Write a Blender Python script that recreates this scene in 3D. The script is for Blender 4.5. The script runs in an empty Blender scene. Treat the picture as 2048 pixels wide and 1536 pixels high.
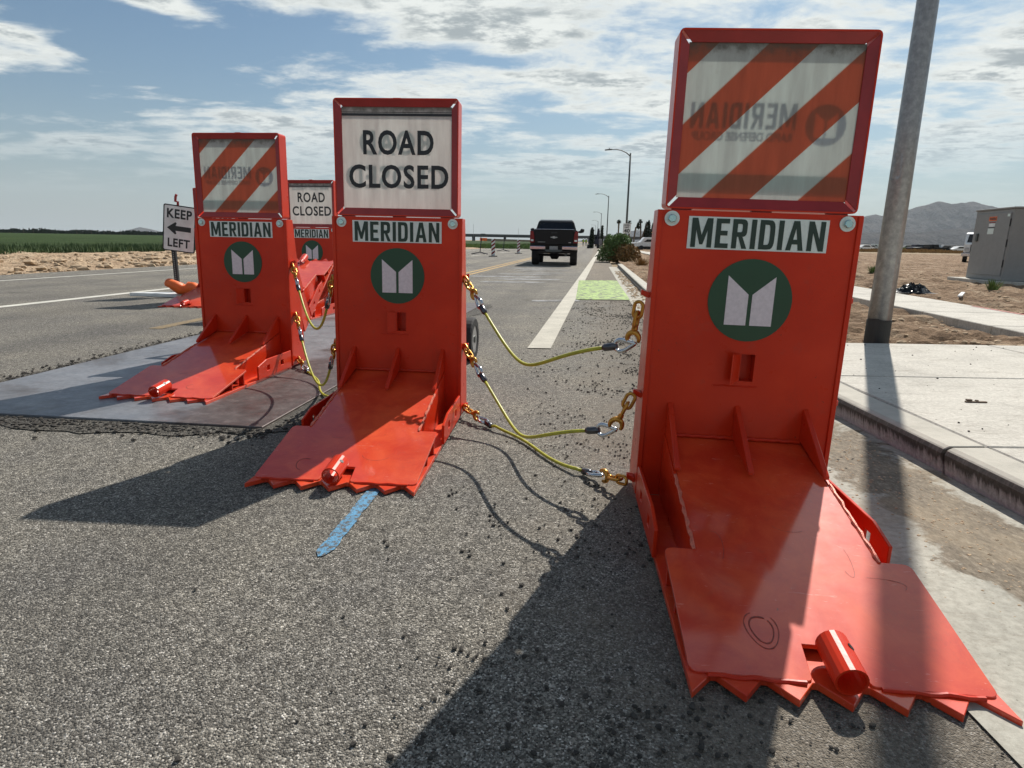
import bpy, bmesh, math, random
from math import pi, sin, cos, radians, atan2, sqrt
from mathutils import Vector, Matrix, noise, Euler
random.seed(7)
SC = bpy.context.scene
COL = SC.collection

# ------------------------------------------------------------------ camera
cam_d = bpy.data.cameras.new('camera'); cam = bpy.data.objects.new('camera', cam_d); COL.objects.link(cam)
cam_d.sensor_width = 36.0; cam_d.lens = 21.6725; cam_d.clip_start = 0.05; cam_d.clip_end = 30000
_r = Vector((0.9998529, 0.00388331, 0.01670612)); _u = Vector((-0.01715152, 0.2263787, 0.97388835)); _f = Vector((0, 0.97403162, -0.22641201))
cam.matrix_world = Matrix(((_r.x, _u.x, -_f.x, 0), (_r.y, _u.y, -_f.y, 0), (_r.z, _u.z, -_f.z, 0.99156), (0, 0, 0, 1)))
SC.camera = cam

# ------------------------------------------------------------------ view
SC.view_settings.view_transform = 'Standard'
SC.view_settings.look = 'None'
SC.view_settings.gamma = 1.0
SC.view_settings.exposure = 0.22
SC.view_settings.use_curve_mapping = False
SC.render.film_transparent = False
try:
    SC.cycles.use_denoising = True
    SC.cycles.max_bounces = 8; SC.cycles.diffuse_bounces = 3; SC.cycles.glossy_bounces = 3
    SC.cycles.transmission_bounces = 4; SC.cycles.transparent_max_bounces = 8; SC.cycles.volume_bounces = 0
    SC.cycles.sample_clamp_indirect = 6
except Exception:
    pass

# ------------------------------------------------------------------ sun and sky
SUN_AZ, SUN_EL = radians(29.0), radians(46.0)
sun_d = bpy.data.lights.new('sun', 'SUN'); sun = bpy.data.objects.new('sun', sun_d); COL.objects.link(sun)
sun_d.energy = 4.9; sun_d.angle = radians(0.5); sun_d.color = (1.0, 0.94, 0.86)
_s = Vector((sin(SUN_AZ) * cos(SUN_EL), cos(SUN_AZ) * cos(SUN_EL), sin(SUN_EL)))
sun.rotation_euler = (-_s).to_track_quat('-Z', 'Y').to_euler()

world = bpy.data.worlds.new('World'); SC.world = world; world.use_nodes = True
nt = world.node_tree; nt.nodes.clear()
N = nt.nodes; L = nt.links
def mth(op, a, b=None, c=None, tree=None):
    t = tree or nt
    n = t.nodes.new('ShaderNodeMath'); n.operation = op
    for i, v in enumerate((a, b, c)):
        if v is None: continue
        if isinstance(v, (int, float)): n.inputs[i].default_value = v
        else: t.links.new(v, n.inputs[i])
    return n.outputs[0]
def smooth(v, lo, hi, tree=None):
    t = tree or nt
    n = t.nodes.new('ShaderNodeMapRange'); n.interpolation_type = 'SMOOTHSTEP'
    t.links.new(v, n.inputs[0]); n.inputs[1].default_value = lo; n.inputs[2].default_value = hi
    return n.outputs[0]
sky = N.new('ShaderNodeTexSky'); sky.sky_type = 'NISHITA'; sky.sun_disc = False
sky.sun_elevation = SUN_EL; sky.sun_rotation = SUN_AZ; sky.air_density = 1.0; sky.dust_density = 1.2; sky.ozone_density = 1.5
tc = N.new('ShaderNodeTexCoord')
sep = N.new('ShaderNodeSeparateXYZ'); L.new(tc.outputs['Generated'], sep.inputs[0])
az = mth('ARCTAN2', sep.outputs[0], sep.outputs[1]); el = mth('ARCSINE', sep.outputs[2])
den = mth('ADD', mth('MAXIMUM', sep.outputs[2], 0.0), 0.09)
comb = N.new('ShaderNodeCombineXYZ')
L.new(mth('DIVIDE', sep.outputs[0], den), comb.inputs[0]); L.new(mth('DIVIDE', sep.outputs[1], den), comb.inputs[1])
def wnoise(scale, detail, rough, sx=1.0, sy=1.0, rot=0.0, w=0.0, dist=0.0):
    m = N.new('ShaderNodeMapping'); m.inputs['Scale'].default_value = (sx, sy, 1); m.inputs['Rotation'].default_value = (0, 0, rot)
    m.inputs['Location'].default_value = (w, w * .7, w)
    L.new(comb.outputs[0], m.inputs[0])
    n = N.new('ShaderNodeTexNoise'); n.inputs['Scale'].default_value = scale; n.inputs['Detail'].default_value = detail
    n.inputs['Roughness'].default_value = rough; n.inputs['Distortion'].default_value = dist
    L.new(m.outputs[0], n.inputs['Vector']); return n.outputs['Fac']
def blob(a0, e0, wa, we, tilt, amp):
    da = mth('SUBTRACT', az, a0); de = mth('SUBTRACT', el, e0)
    c, s = cos(tilt), sin(tilt)
    p = mth('DIVIDE', mth('ADD', mth('MULTIPLY', da, c), mth('MULTIPLY', de, s)), wa)
    q = mth('DIVIDE', mth('SUBTRACT', mth('MULTIPLY', de, c), mth('MULTIPLY', da, s)), we)
    r2 = mth('ADD', mth('MULTIPLY', p, p), mth('MULTIPLY', q, q))
    return mth('MULTIPLY', mth('EXPONENT', mth('MULTIPLY', r2, -1.0)), amp)
blobs = [(-0.19, 0.214, 0.20, 0.032, -0.03, 0.26), (-0.08, 0.305, 0.17, 0.035, -0.12, 0.27), (-0.49, 0.285, 0.08, 0.010, -0.1, 0.46),
         (-0.40, 0.168, 0.14, 0.016, -0.12, 0.14), (-0.45, 0.115, 0.32, 0.034, 0.0, 0.13), (0.27, 0.29, 0.30, 0.12, 0.0, 0.16),
         (0.64, 0.20, 0.18, 0.16, 0.0, 0.15), (0.16, 0.195, 0.20, 0.030, 0.0, 0.12), (0.12, 0.115, 0.28, 0.034, 0.0, 0.15), (-0.64, 0.225, 0.04, 0.008, -.2, 0.32),
         (0.06, 0.176, 0.08, 0.010, -0.1, -0.12), (-0.03, 0.252, 0.07, 0.010, -0.2, -0.12), (-0.52, 0.265, 0.20, 0.065, 0, -0.32), (-0.3, 0.272, 0.10, 0.022, 0, -0.16)]
bias = None
for b in blobs:
    o = blob(*b); bias = o if bias is None else mth('ADD', bias, o)
nb = wnoise(0.8, 4, 0.58, 0.8, 1.5, 0.25, 3.1, 0.3)
nf = wnoise(2.5, 9, 0.63, 1.0, 1.2, -0.1, 9.4, 0.25)
nm = wnoise(1.1, 8, 0.62, 0.7, 1.5, 0.2, 1.7, 0.5)
dens = mth('ADD', mth('MULTIPLY', mth('SUBTRACT', nb, .5), 1.0), mth('MULTIPLY', mth('SUBTRACT', nf, .5), 0.95))
dens = mth('ADD', mth('ADD', dens, mth('MULTIPLY', mth('SUBTRACT', nm, .5), .7)), mth('ADD', bias, 0.0))
cmask = smooth(dens, -0.05, 0.22)
core = smooth(dens, 0.12, 0.34)
shade = mth('MULTIPLY', core, smooth(wnoise(7.0, 6, .65, 1, 1.3, .4, 5.5), 0.38, 0.60))
mixc = N.new('ShaderNodeMix'); mixc.data_type = 'RGBA'; L.new(shade, mixc.inputs[0])
mixc.inputs[6].default_value = (7.3, 7.6, 7.35, 1); mixc.inputs[7].default_value = (3.3, 3.75, 3.95, 1)
# air near the horizon goes pale
pale = N.new('ShaderNodeMix'); pale.data_type = 'RGBA'
L.new(mth('EXPONENT', mth('MULTIPLY', mth('MAXIMUM', el, 0.0), -9.0)), pale.inputs[0])
tint = N.new('ShaderNodeMix'); tint.data_type = 'RGBA'; tint.blend_type = 'MULTIPLY'; tint.inputs[0].default_value = 1.0
L.new(sky.outputs[0], tint.inputs[6]); tint.inputs[7].default_value = (.47, .62, .68, 1)
L.new(tint.outputs[2], pale.inputs[6]); pale.inputs[7].default_value = (3.9, 4.35, 4.45, 1)
skymix = N.new('ShaderNodeMix'); skymix.data_type = 'RGBA'
L.new(mth('MULTIPLY', cmask, smooth(el, 0.03, 0.19)), skymix.inputs[0])
L.new(pale.outputs[2], skymix.inputs[6]); L.new(mixc.outputs[2], skymix.inputs[7])
bg = N.new('ShaderNodeBackground'); bg.inputs['Strength'].default_value = 0.1
out = N.new('ShaderNodeOutputWorld')
L.new(skymix.outputs[2], bg.inputs[0]); L.new(bg.outputs[0], out.inputs[0])

# ------------------------------------------------------------------ materials
def new_mat(name):
    m = bpy.data.materials.new(name); m.use_nodes = True
    t = m.node_tree; b = t.nodes['Principled BSDF']; return m, t, b
def setp(b, **k):
    for n, v in k.items():
        b.inputs[n.replace('_', ' ')].default_value = v
def coord(t, scale=(1, 1, 1), kind='Object'):
    c = t.nodes.new('ShaderNodeTexCoord'); m = t.nodes.new('ShaderNodeMapping'); m.inputs['Scale'].default_value = scale
    t.links.new(c.outputs[kind], m.inputs[0]); return m.outputs[0]
def nz(t, vec, scale, detail=4, rough=.6, dist=0):
    n = t.nodes.new('ShaderNodeTexNoise'); t.links.new(vec, n.inputs['Vector'])
    n.inputs['Scale'].default_value = scale; n.inputs['Detail'].default_value = detail; n.inputs['Roughness'].default_value = rough; n.inputs['Distortion'].default_value = dist
    return n.outputs['Fac']
def vor(t, vec, scale, feat='F1', o='Distance'):
    n = t.nodes.new('ShaderNodeTexVoronoi'); n.feature = feat; t.links.new(vec, n.inputs['Vector']); n.inputs['Scale'].default_value = scale
    return n.outputs[o]
def ramp(t, v, stops):
    n = t.nodes.new('ShaderNodeValToRGB'); t.links.new(v, n.inputs[0])
    el_ = n.color_ramp.elements
    while len(el_) > 1: el_.remove(el_[-1])
    el_[0].position = stops[0][0]; el_[0].color = tuple(stops[0][1]) + (1,)
    for p, c in stops[1:]:
        e = el_.new(p); e.color = tuple(c) + (1,)
    return n.outputs[0]
def mixrgb(t, fac, a, b, mode='MIX'):
    n = t.nodes.new('ShaderNodeMix'); n.data_type = 'RGBA'; n.blend_type = mode
    for s, v in ((0, fac), (6, a), (7, b)):
        if isinstance(v, (int, float)): n.inputs[s].default_value = v
        elif isinstance(v, tuple): n.inputs[s].default_value = v if len(v) == 4 else v + (1,)
        else: t.links.new(v, n.inputs[s])
    return n.outputs[2]
def bump(t, b, h, strength, dist=0.01):
    n = t.nodes.new('ShaderNodeBump'); n.inputs['Strength'].default_value = strength; n.inputs['Distance'].default_value = dist
    t.links.new(h, n.inputs['Height']); t.links.new(n.outputs[0], b.inputs['Normal']); return n
def plain(name, col, rough=.5, metal=0.0, var=.15, sc=6.0, bmp=0.0, bsc=60, spec=.5):
    m, t, b = new_mat(name); v = coord(t)
    c2 = tuple(x * (1 - var) for x in col); c3 = tuple(min(1, x * (1 + var)) for x in col)
    t.links.new(ramp(t, nz(t, v, sc, 5), [(.3, c2), (.7, c3)]), b.inputs['Base Color'])
    setp(b, Roughness=rough, Metallic=metal); b.inputs['Specular IOR Level'].default_value = spec
    if bmp: bump(t, b, nz(t, v, bsc, 4), bmp, .004)
    return m
M = {}
def paint(name='orange_red_paint', fade=0.0):
    m, t, b = new_mat(name); v = coord(t)
    big = nz(t, v, 2.2, 5, .6); fine = nz(t, v, 14, 6, .7, .3)
    col = ramp(t, big, [(.3, (.52, .024, .006)), (.55, (.61, .034, .008)), (.75, (.70, .050, .012))])
    dirt = mth('MULTIPLY', smooth(fine, .56, .74, t), .35, tree=t)
    col = mixrgb(t, dirt, col, (.42, .06, .035))
    vs = coord(t, (7, 2.0, 7)); scr = nz(t, vs, 9, 8, .72, 1.4)
    sm = mth('MULTIPLY', mth('MULTIPLY', smooth(scr, .485, .5, t), mth('SUBTRACT', 1.0, smooth(scr, .5, .515, t), tree=t), tree=t), smooth(nz(t, v, 2.9, 3, .5), .52, .62, t), tree=t)
    col = mixrgb(t, mth('MULTIPLY', sm, .35, tree=t), col, (.13, .03, .02))
    grain = nz(t, v, 220, 2, .6)
    col = mixrgb(t, mth('MULTIPLY', smooth(grain, .6, .8, t), .12, tree=t), col, (.75, .12, .07))
    gr = mth('MULTIPLY', smooth(nz(t, coord(t, (1, 1, .25)), 8, 7, .72, .5), .54, .76, t), .30, tree=t)
    col = mixrgb(t, gr, col, (.30, .045, .022))
    chip = nz(t, v, 38, 4, .7)
    col = mixrgb(t, mth('MULTIPLY', smooth(chip, .70, .73, t), .8, tree=t), col, (.09, .035, .022))
    if fade:
        col = mixrgb(t, mth('MULTIPLY', smooth(nz(t, v, 5.5, 6, .68, .5), .3, .8, t), fade, tree=t), col, (.88, .135, .034))
        sw = nz(t, coord(t, (1.5, 6, 6)), 6, 6, .7, 2.2)
        col = mixrgb(t, mth('MULTIPLY', smooth(sw, .62, .70, t), .35, tree=t), col, (.88, .42, .33))
    t.links.new(col, b.inputs['Base Color'])
    t.links.new(mth('ADD', mth('MULTIPLY', fine, .24, tree=t), .19 if not fade else .38, tree=t), b.inputs['Roughness'])
    b.inputs['Specular IOR Level'].default_value = .22
    b.inputs['Coat Weight'].default_value = .06 if not fade else .75; b.inputs['Coat Roughness'].default_value = .12 if not fade else .09; b.inputs['Coat IOR'].default_value = 1.5 if not fade else 1.62
    h = mth('ADD', mth('MULTIPLY', nz(t, v, 90, 3), .25, tree=t), mth('MULTIPLY', nz(t, v, 7, 4), 1.0, tree=t), tree=t)
    bump(t, b, h, .10 if not fade else .06, .004); return m
M['paint'] = paint(); M['ramp_paint'] = paint('worn_orange_red_paint', .60)
M['scuff'] = plain('dark_scuff', (.26, .04, .022), .6, 0, .4, 60)
M['frame_paint'] = plain('dark_red_frame_paint', (.33, .024, .024), .38, 0, .16, 9, .08)
M['weld'] = plain('scraped_weld', (.60, .16, .10), .45, .2, .3, 60, .4, 200)
M['tube_in'] = plain('rusty_bore', (.10, .015, .012), .7)
def asphalt(name, dark=1.0, tintc=(1, 1, 1)):
    m, t, b = new_mat(name); v = coord(t)
    ag = vor(t, v, 235, 'F1', 'Color'); s = t.nodes.new('ShaderNodeSeparateColor'); t.links.new(ag, s.inputs[0])
    d = vor(t, v, 235)
    k = dark
    c = ramp(t, s.outputs[0], [(0, (.040 * k, .038 * k, .034 * k)), (.40, (.125 * k, .119 * k, .106 * k)), (.75, (.24 * k, .229 * k, .204 * k)), (.93, (.36 * k, .345 * k, .31 * k)), (1, (.60 * k, .58 * k, .54 * k))])
    med = nz(t, v, 26, 6, .7); big = nz(t, v, 1.3, 5, .62); hug = nz(t, v, .23, 3, .5)
    c = mixrgb(t, 1.0, c, ramp(t, med, [(.28, (.56, .55, .54)), (.7, (1.40, 1.39, 1.36))]), 'MULTIPLY')
    c = mixrgb(t, 1.0, c, ramp(t, big, [(.3, (.82, .82, .84)), (.72, (1.24, 1.21, 1.13))]), 'MULTIPLY')
    c = mixrgb(t, 1.0, c, ramp(t, hug, [(.3, (.88, .88, .9)), (.7, (1.12, 1.1, 1.06))]), 'MULTIPLY')
    c = mixrgb(t, 1.0, c, tuple(tintc), 'MULTIPLY')
    # wheel-polished bands along the carriageway
    sx = t.nodes.new('ShaderNodeSeparateXYZ'); t.links.new(v, sx.inputs[0])
    lat = mth('SUBTRACT', sx.outputs[0], mth('MULTIPLY', sx.outputs[1], .13, tree=t), tree=t)
    wv = mth('MULTIPLY', mth('SINE', mth('MULTIPLY', lat, 3.4, tree=t), tree=t), .5, tree=t)
    c = mixrgb(t, mth('MULTIPLY', smooth(wv, .1, .5, t), .20, tree=t), c, (.045, .043, .042))
    band = mth('SUBTRACT', 1.0, mth('DIVIDE', mth('ABSOLUTE', mth('SUBTRACT', lat, .55, tree=t), tree=t), .95, tree=t), tree=t)
    dm = mth('ADD', band, mth('MULTIPLY', mth('SUBTRACT', nz(t, v, 1.9, 7, .7, .3), .5, tree=t), 2.2, tree=t), tree=t)
    c = mixrgb(t, mth('MULTIPLY', smooth(dm, .15, .8, t), .55, tree=t), c, ramp(t, nz(t, v, 70, 5, .75), [(.3, (.10, .08, .058)), (.7, (.30, .255, .195))]))
    stain = nz(t, v, .75, 4, .55, .6)
    c = mixrgb(t, mth('MULTIPLY', smooth(stain, .60, .70, t), .35, tree=t), c, (.05, .047, .043))
    t.links.new(c, b.inputs['Base Color']); setp(b, Roughness=.88); b.inputs['Specular IOR Level'].default_value = .3
    h = mth('ADD', mth('MULTIPLY', d, -1.0, tree=t), mth('MULTIPLY', med, .9, tree=t), tree=t)
    bump(t, b, h, .8, .006); return m
M['asphalt'] = asphalt('asphalt')
M['patch'] = asphalt('asphalt_patch', .55)
M['lane_asphalt'] = asphalt('weathered_lane_asphalt', .95, (1.08, 1.0, .93))
def concrete(name, base=(.47, .44, .38), stain=.5, lines=0.0):
    m, t, b = new_mat(name); v = coord(t)
    big = nz(t, v, 1.6, 6, .65, .4); fine = nz(t, v, 45, 6, .75)
    c = ramp(t, big, [(.25, tuple(x * .72 for x in base)), (.5, base), (.78, tuple(x * 1.12 for x in base))])
    c = mixrgb(t, mth('MULTIPLY', smooth(nz(t, coord(t, (1, 4, 1)), 3.1, 9, .74, .8), .50, .70, t), stain, tree=t), c, (.20, .165, .125))
    c = mixrgb(t, mth('MULTIPLY', smooth(nz(t, coord(t, (1.2, 9, 1)), 7, 8, .8, .5), .56, .66, t), .45, tree=t), c, (.24, .21, .165))
    c = mixrgb(t, 1.0, c, ramp(t, fine, [(.3, (.70, .69, .67)), (.7, (1.18, 1.18, 1.17))]), 'MULTIPLY')
    spk = vor(t, v, 38); c = mixrgb(t, mth('MULTIPLY', mth('SUBTRACT', 1.0, smooth(spk, .05, .12, t), tree=t), .55, tree=t), c, (.06, .055, .05))
    t.links.new(c, b.inputs['Base Color']); setp(b, Roughness=.85); b.inputs['Specular IOR Level'].default_value = .3
    h = mth('ADD', fine, mth('MULTIPLY', nz(t, coord(t, (4, 160, 1)), 3, 3), lines, tree=t), tree=t)
    bump(t, b, h, .35, .004); return m
M['slab'] = concrete('broomed_concrete', (.53, .505, .45), .45, 1.2)
def panm():
    m = concrete('gutter_concrete', (.42, .405, .35), .5); t = m.node_tree; b = t.nodes['Principled BSDF']
    old = b.inputs['Base Color'].links[0].from_socket; v = coord(t)
    s_ = t.nodes.new('ShaderNodeSeparateXYZ'); t.links.new(v, s_.inputs[0])
    # silt collects in a band before the kerb
    d = mth('SUBTRACT', 1.93, s_.outputs[0], tree=t)
    band = mth('SUBTRACT', 1.0, mth('DIVIDE', mth('ABSOLUTE', mth('SUBTRACT', d, .27, tree=t), tree=t), .34, tree=t), tree=t)
    w = mth('ADD', band, mth('MULTIPLY', mth('SUBTRACT', nz(t, v, 3.2, 7, .68, .4), .5, tree=t), 2.6, tree=t), tree=t)
    silt = ramp(t, nz(t, coord(t, (1, .5, 1)), 60, 6, .8), [(.3, (.070, .056, .038)), (.55, (.20, .165, .12)), (.75, (.38, .33, .255))])
    c = mixrgb(t, smooth(w, .28, .52, t), old, silt)
    c = mixrgb(t, mth('MULTIPLY', smooth(nz(t, v, 2.1, 5, .6), .5, .66, t), .28, tree=t), c, (.40, .32, .21))
    t.links.new(c, b.inputs['Base Color']); return m
M['pan'] = panm()
def kerbm():
    m, t, b = new_mat('kerb_concrete'); v = coord(t)
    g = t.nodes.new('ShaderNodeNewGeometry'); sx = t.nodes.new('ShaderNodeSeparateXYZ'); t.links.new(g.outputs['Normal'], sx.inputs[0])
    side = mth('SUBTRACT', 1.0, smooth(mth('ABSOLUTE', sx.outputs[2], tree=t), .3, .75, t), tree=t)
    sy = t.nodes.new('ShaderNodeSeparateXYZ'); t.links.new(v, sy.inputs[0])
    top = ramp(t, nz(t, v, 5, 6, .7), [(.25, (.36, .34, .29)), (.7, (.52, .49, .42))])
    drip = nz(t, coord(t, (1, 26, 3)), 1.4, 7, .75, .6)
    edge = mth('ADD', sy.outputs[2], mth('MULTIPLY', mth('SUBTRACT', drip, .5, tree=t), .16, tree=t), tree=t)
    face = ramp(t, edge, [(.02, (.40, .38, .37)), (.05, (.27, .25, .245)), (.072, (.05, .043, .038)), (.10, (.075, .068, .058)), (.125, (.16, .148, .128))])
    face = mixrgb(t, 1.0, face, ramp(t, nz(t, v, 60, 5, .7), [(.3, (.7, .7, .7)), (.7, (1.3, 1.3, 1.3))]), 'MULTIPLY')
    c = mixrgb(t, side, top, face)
    t.links.new(c, b.inputs['Base Color']); setp(b, Roughness=.9); bump(t, b, nz(t, v, 70, 5, .7), .4, .004); return m
M['kerb'] = kerbm()
def dirt(name, a, bb, c3):
    m, t, b = new_mat(name); v = coord(t)
    n1 = nz(t, v, 1.2, 8, .72, .3); n2 = nz(t, v, 17, 6, .75)
    c = ramp(t, n1, [(.3, a), (.52, bb), (.72, c3)])
    c = mixrgb(t, 1.0, c, ramp(t, n2, [(.3, (.62, .6, .57)), (.68, (1.25, 1.24, 1.22))]), 'MULTIPLY')
    t.links.new(c, b.inputs['Base Color']); setp(b, Roughness=.95); b.inputs['Specular IOR Level'].default_value = .15
    bump(t, b, mth('ADD', n2, mth('MULTIPLY', vor(t, v, 9), .8, tree=t), tree=t), .9, .05); return m
M['dirt'] = dirt('desert_dirt', (.10, .058, .034), (.28, .19, .12), (.47, .37, .265))
M['berm'] = dirt('tan_spoil', (.26, .175, .115), (.46, .345, .235), (.60, .48, .35))
M['ground'] = dirt('ground_soil', (.24, .18, .12), (.34, .27, .18), (.42, .33, .23))
def field():
    m, t, b = new_mat('green_crop'); v = coord(t)
    c = ramp(t, nz(t, v, .10, 6, .65), [(.3, (.026, .045, .014)), (.6, (.040, .068, .020)), (.72, (.10, .12, .035))])
    c = mixrgb(t, 1.0, c, ramp(t, nz(t, v, 3, 6, .75), [(.3, (.6, .65, .6)), (.7, (1.3, 1.25, 1.2))]), 'MULTIPLY')
    t.links.new(c, b.inputs['Base Color']); setp(b, Roughness=.9); b.inputs['Specular IOR Level'].default_value = .1
    bump(t, b, nz(t, v, 8, 5), 1, .1); return m
M['field'] = field()
M['crop_blade'] = plain('crop_blade', (.062, .10, .032), .8, 0, .4, .3)
def linepaint(name, col, wear=.5, sc=30):
    m, t, b = new_mat(name); v = coord(t)
    n = nz(t, v, sc, 7, .75); w = smooth(n, wear - .05, wear + .09, t)
    c = mixrgb(t, w, col, (.09, .086, .08))
    c = mixrgb(t, 1.0, c, ramp(t, nz(t, v, 3, 4), [(.3, (.8, .8, .78)), (.7, (1.08, 1.08, 1.06))]), 'MULTIPLY')
    t.links.new(c, b.inputs['Base Color']); setp(b, Roughness=.75); bump(t, b, vor(t, v, 235), .5, .004); return m
M['white_line'] = linepaint('white_road_paint', (.62, .60, .54), .66)
M['edge_line'] = linepaint('dusty_white_road_paint', (.47, .44, .37), .62, 22)
M['yellow_line'] = linepaint('yellow_road_paint', (.52, .33, .11), .60)
M['faint_yellow'] = linepaint('faded_yellow_paint', (.28, .20, .10), .53)
M['green_paint'] = linepaint('green_bike_lane_paint', (.36, .52, .14), .50, 9)
M['blue_paint'] = linepaint('blue_spray_paint', (.10, .30, .50), .50, 60)
M['red_spray'] = linepaint('red_spray_paint', (.60, .16, .13), .5, 40)
M['grey_smear'] = linepaint('pale_scuff', (.27, .27, .27), .50, 3)
def steelplate():
    m, t, b = new_mat('steel_road_plate'); v = coord(t)
    c = ramp(t, nz(t, v, 1.1, 6, .65, .5), [(.3, (.10, .088, .084)), (.46, (.19, .195, .21)), (.7, (.27, .277, .295))])
    sx = t.nodes.new('ShaderNodeSeparateXYZ'); t.links.new(v, sx.inputs[0])
    rw = mth('ADD', mth('SUBTRACT', sx.outputs[0], mth('MULTIPLY', sx.outputs[1], .12, tree=t), tree=t), mth('MULTIPLY', mth('SUBTRACT', nz(t, v, 1.6, 5, .6), .5, tree=t), .9, tree=t), tree=t)
    rust = ramp(t, nz(t, v, 14, 7, .78), [(.3, (.045, .032, .028)), (.55, (.10, .075, .068)), (.72, (.21, .18, .17))])
    c = mixrgb(t, mth('MULTIPLY', smooth(rw, -2.38, -2.18, t), .9, tree=t), c, rust)
    c = mixrgb(t, 1.0, c, ramp(t, nz(t, v, 30, 6, .75), [(.3, (.75, .74, .73)), (.72, (1.25, 1.25, 1.25))]), 'MULTIPLY')
    t.links.new(c, b.inputs['Base Color']); setp(b, Metallic=.35)
    t.links.new(ramp(t, nz(t, v, 5, 6, .7), [(.3, (.36,) * 3), (.7, (.62,) * 3)]), b.inputs['Roughness'])
    bump(t, b, nz(t, v, 40, 4), .25, .004); return m
M['plate'] = steelplate()
def galv():
    m, t, b = new_mat('galvanised_pole'); v = coord(t, (1, 1, .8))
    c = ramp(t, nz(t, v, 24, 6, .66, .0), [(.25, (.19, .195, .20)), (.5, (.28, .285, .29)), (.75, (.39, .395, .39))])
    c = mixrgb(t, mth('MULTIPLY', smooth(nz(t, coord(t, (1, 1, .05)), 7, 6, .7, .1), .54, .66, t), .35, tree=t), c, (.30, .16, .13))
    t.links.new(c, b.inputs['Base Color']); setp(b, Metallic=.6, Roughness=.42); bump(t, b, nz(t, v, 60, 4), .2, .003); return m
M['galv'] = galv()
M['galv_dark'] = plain('dull_lamp_metal', (.10, .11, .105), .5, .5)
M['black_wrap'] = plain('black_wrap', (.018, .018, .017), .6)
def trans(name, stripes):
    m, t, b = new_mat(name); v = coord(t)
    sx = t.nodes.new('ShaderNodeSeparateXYZ'); t.links.new(v, sx.inputs[0])
    if stripes:
        u = mth('ADD', mth('SUBTRACT', sx.outputs[0], sx.outputs[2], tree=t), 1.65 + .195 + 3.33, tree=t)
        fr = mth('FRACT', mth('DIVIDE', u, .333, tree=t), tree=t)
        msk = mth('LESS_THAN', fr, .5, tree=t)
        ed = mth('LESS_THAN', mth('ABSOLUTE', mth('SUBTRACT', fr, .5, tree=t), tree=t), .012, tree=t)
        c = mixrgb(t, msk, (.50, .165, .08), (.62, .66, .63))
        c = mixrgb(t, mth('MULTIPLY', ed, .3, tree=t), c, (.5, .3, .2))
    else:
        c = (.76, .75, .72)
    g = nz(t, coord(t, (1, 1, .12)), 26, 6, .7)
    c = mixrgb(t, 1.0, c, ramp(t, g, [(.3, (.84, .82, .82)), (.7, (1.04, 1.04, 1.04))]), 'MULTIPLY')
    gr = mth('MULTIPLY', smooth(mth('ADD', sx.outputs[2], mth('MULTIPLY', nz(t, v, 30, 6, .7), .09, tree=t), tree=t), 1.655, 1.70, t), .75, tree=t)
    c = mixrgb(t, gr, c, (.16, .14, .10))
    c = mixrgb(t, mth('MULTIPLY', smooth(nz(t, v, 55, 7, .8), .58, .8, t), .35, tree=t), c, (.25, .2, .15))
    df = t.nodes.new('ShaderNodeBsdfDiffuse'); tr = t.nodes.new('ShaderNodeBsdfTranslucent'); gl = t.nodes.new('ShaderNodeBsdfGlossy')
    gl.inputs['Roughness'].default_value = .35
    mx = t.nodes.new('ShaderNodeMixShader'); mx.inputs[0].default_value = .56
    for n_ in (df, tr): t.links.new(c, n_.inputs['Color'])
    t.links.new(df.outputs[0], mx.inputs[1]); t.links.new(tr.outputs[0], mx.inputs[2])
    m2 = t.nodes.new('ShaderNodeMixShader'); m2.inputs[0].default_value = .03
    t.links.new(mx.outputs[0], m2.inputs[1]); t.links.new(gl.outputs[0], m2.inputs[2])
    t.links.new(m2.outputs[0], t.nodes['Material Output'].inputs['Surface']); return m
M['face_stripe'] = trans('striped_translucent_sheet', True)
M['face_white'] = trans('white_translucent_sheet', False)
def ghost():
    m, t, b = new_mat('print_on_rear_sheet')
    a = t.nodes.new('ShaderNodeBsdfTransparent'); a.inputs[0].default_value = (.12, .15, .24, 1)
    t.links.new(a.outputs[0], t.nodes['Material Output'].inputs['Surface']); return m
M['ghost'] = ghost()
def ghost2():
    m, t, b = new_mat('tinted_rear_strip')
    a = t.nodes.new('ShaderNodeBsdfTransparent'); a.inputs[0].default_value = (.42, .52, .52, 1)
    t.links.new(a.outputs[0], t.nodes['Material Output'].inputs['Surface']); return m
M['ghost_strip'] = ghost2()
M['ghost_light'] = M['ghost_strip']
M['black_print'] = plain('black_print', (.016, .016, .018), .4)
M['green_print'] = plain('dark_green_print', (.012, .062, .026), .35, 0, .1)
M['label_print'] = plain('label_dark_green_lettering', (.016, .04, .026), .4, 0, .1)
M['label_white'] = plain('reflective_label', (.72, .80, .75), .4, 0, .08, 40)
M['emblem_white'] = plain('reflective_emblem', (.70, .64, .67), .4, 0, .1, 60)
M['zinc'] = plain('zinc_bolt', (.45, .62, .60), .25, .85, .1)
M['chrome'] = plain('bright_steel', (.55, .56, .58), .16, 1.0, .1)
M['sleeve'] = plain('dark_swaged_sleeve', (.10, .10, .11), .28, .9, .2)
M['gold'] = plain('gold_chromate', (.52, .25, .045), .30, .75, .25, 30)
M['cable'] = plain('yellow_green_cable_jacket', (.40, .38, .03), .42, 0, .2, 30)
M['rubber'] = plain('tyre_rubber', (.018, .018, .018), .75, 0, .2, 20, .2)
M['rim'] = plain('grey_rim', (.42, .42, .42), .35, .6)
M['cabinet'] = plain('grey_cabinet_paint', (.27, .27, .26), .55, 0, .06)
M['black'] = plain('black_plastic', (.015, .015, .016), .5)
M['gloss_black'] = plain('black_car_paint', (.004, .004, .005), .30, 0, .1, 6, 0, 60, .3)
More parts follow.
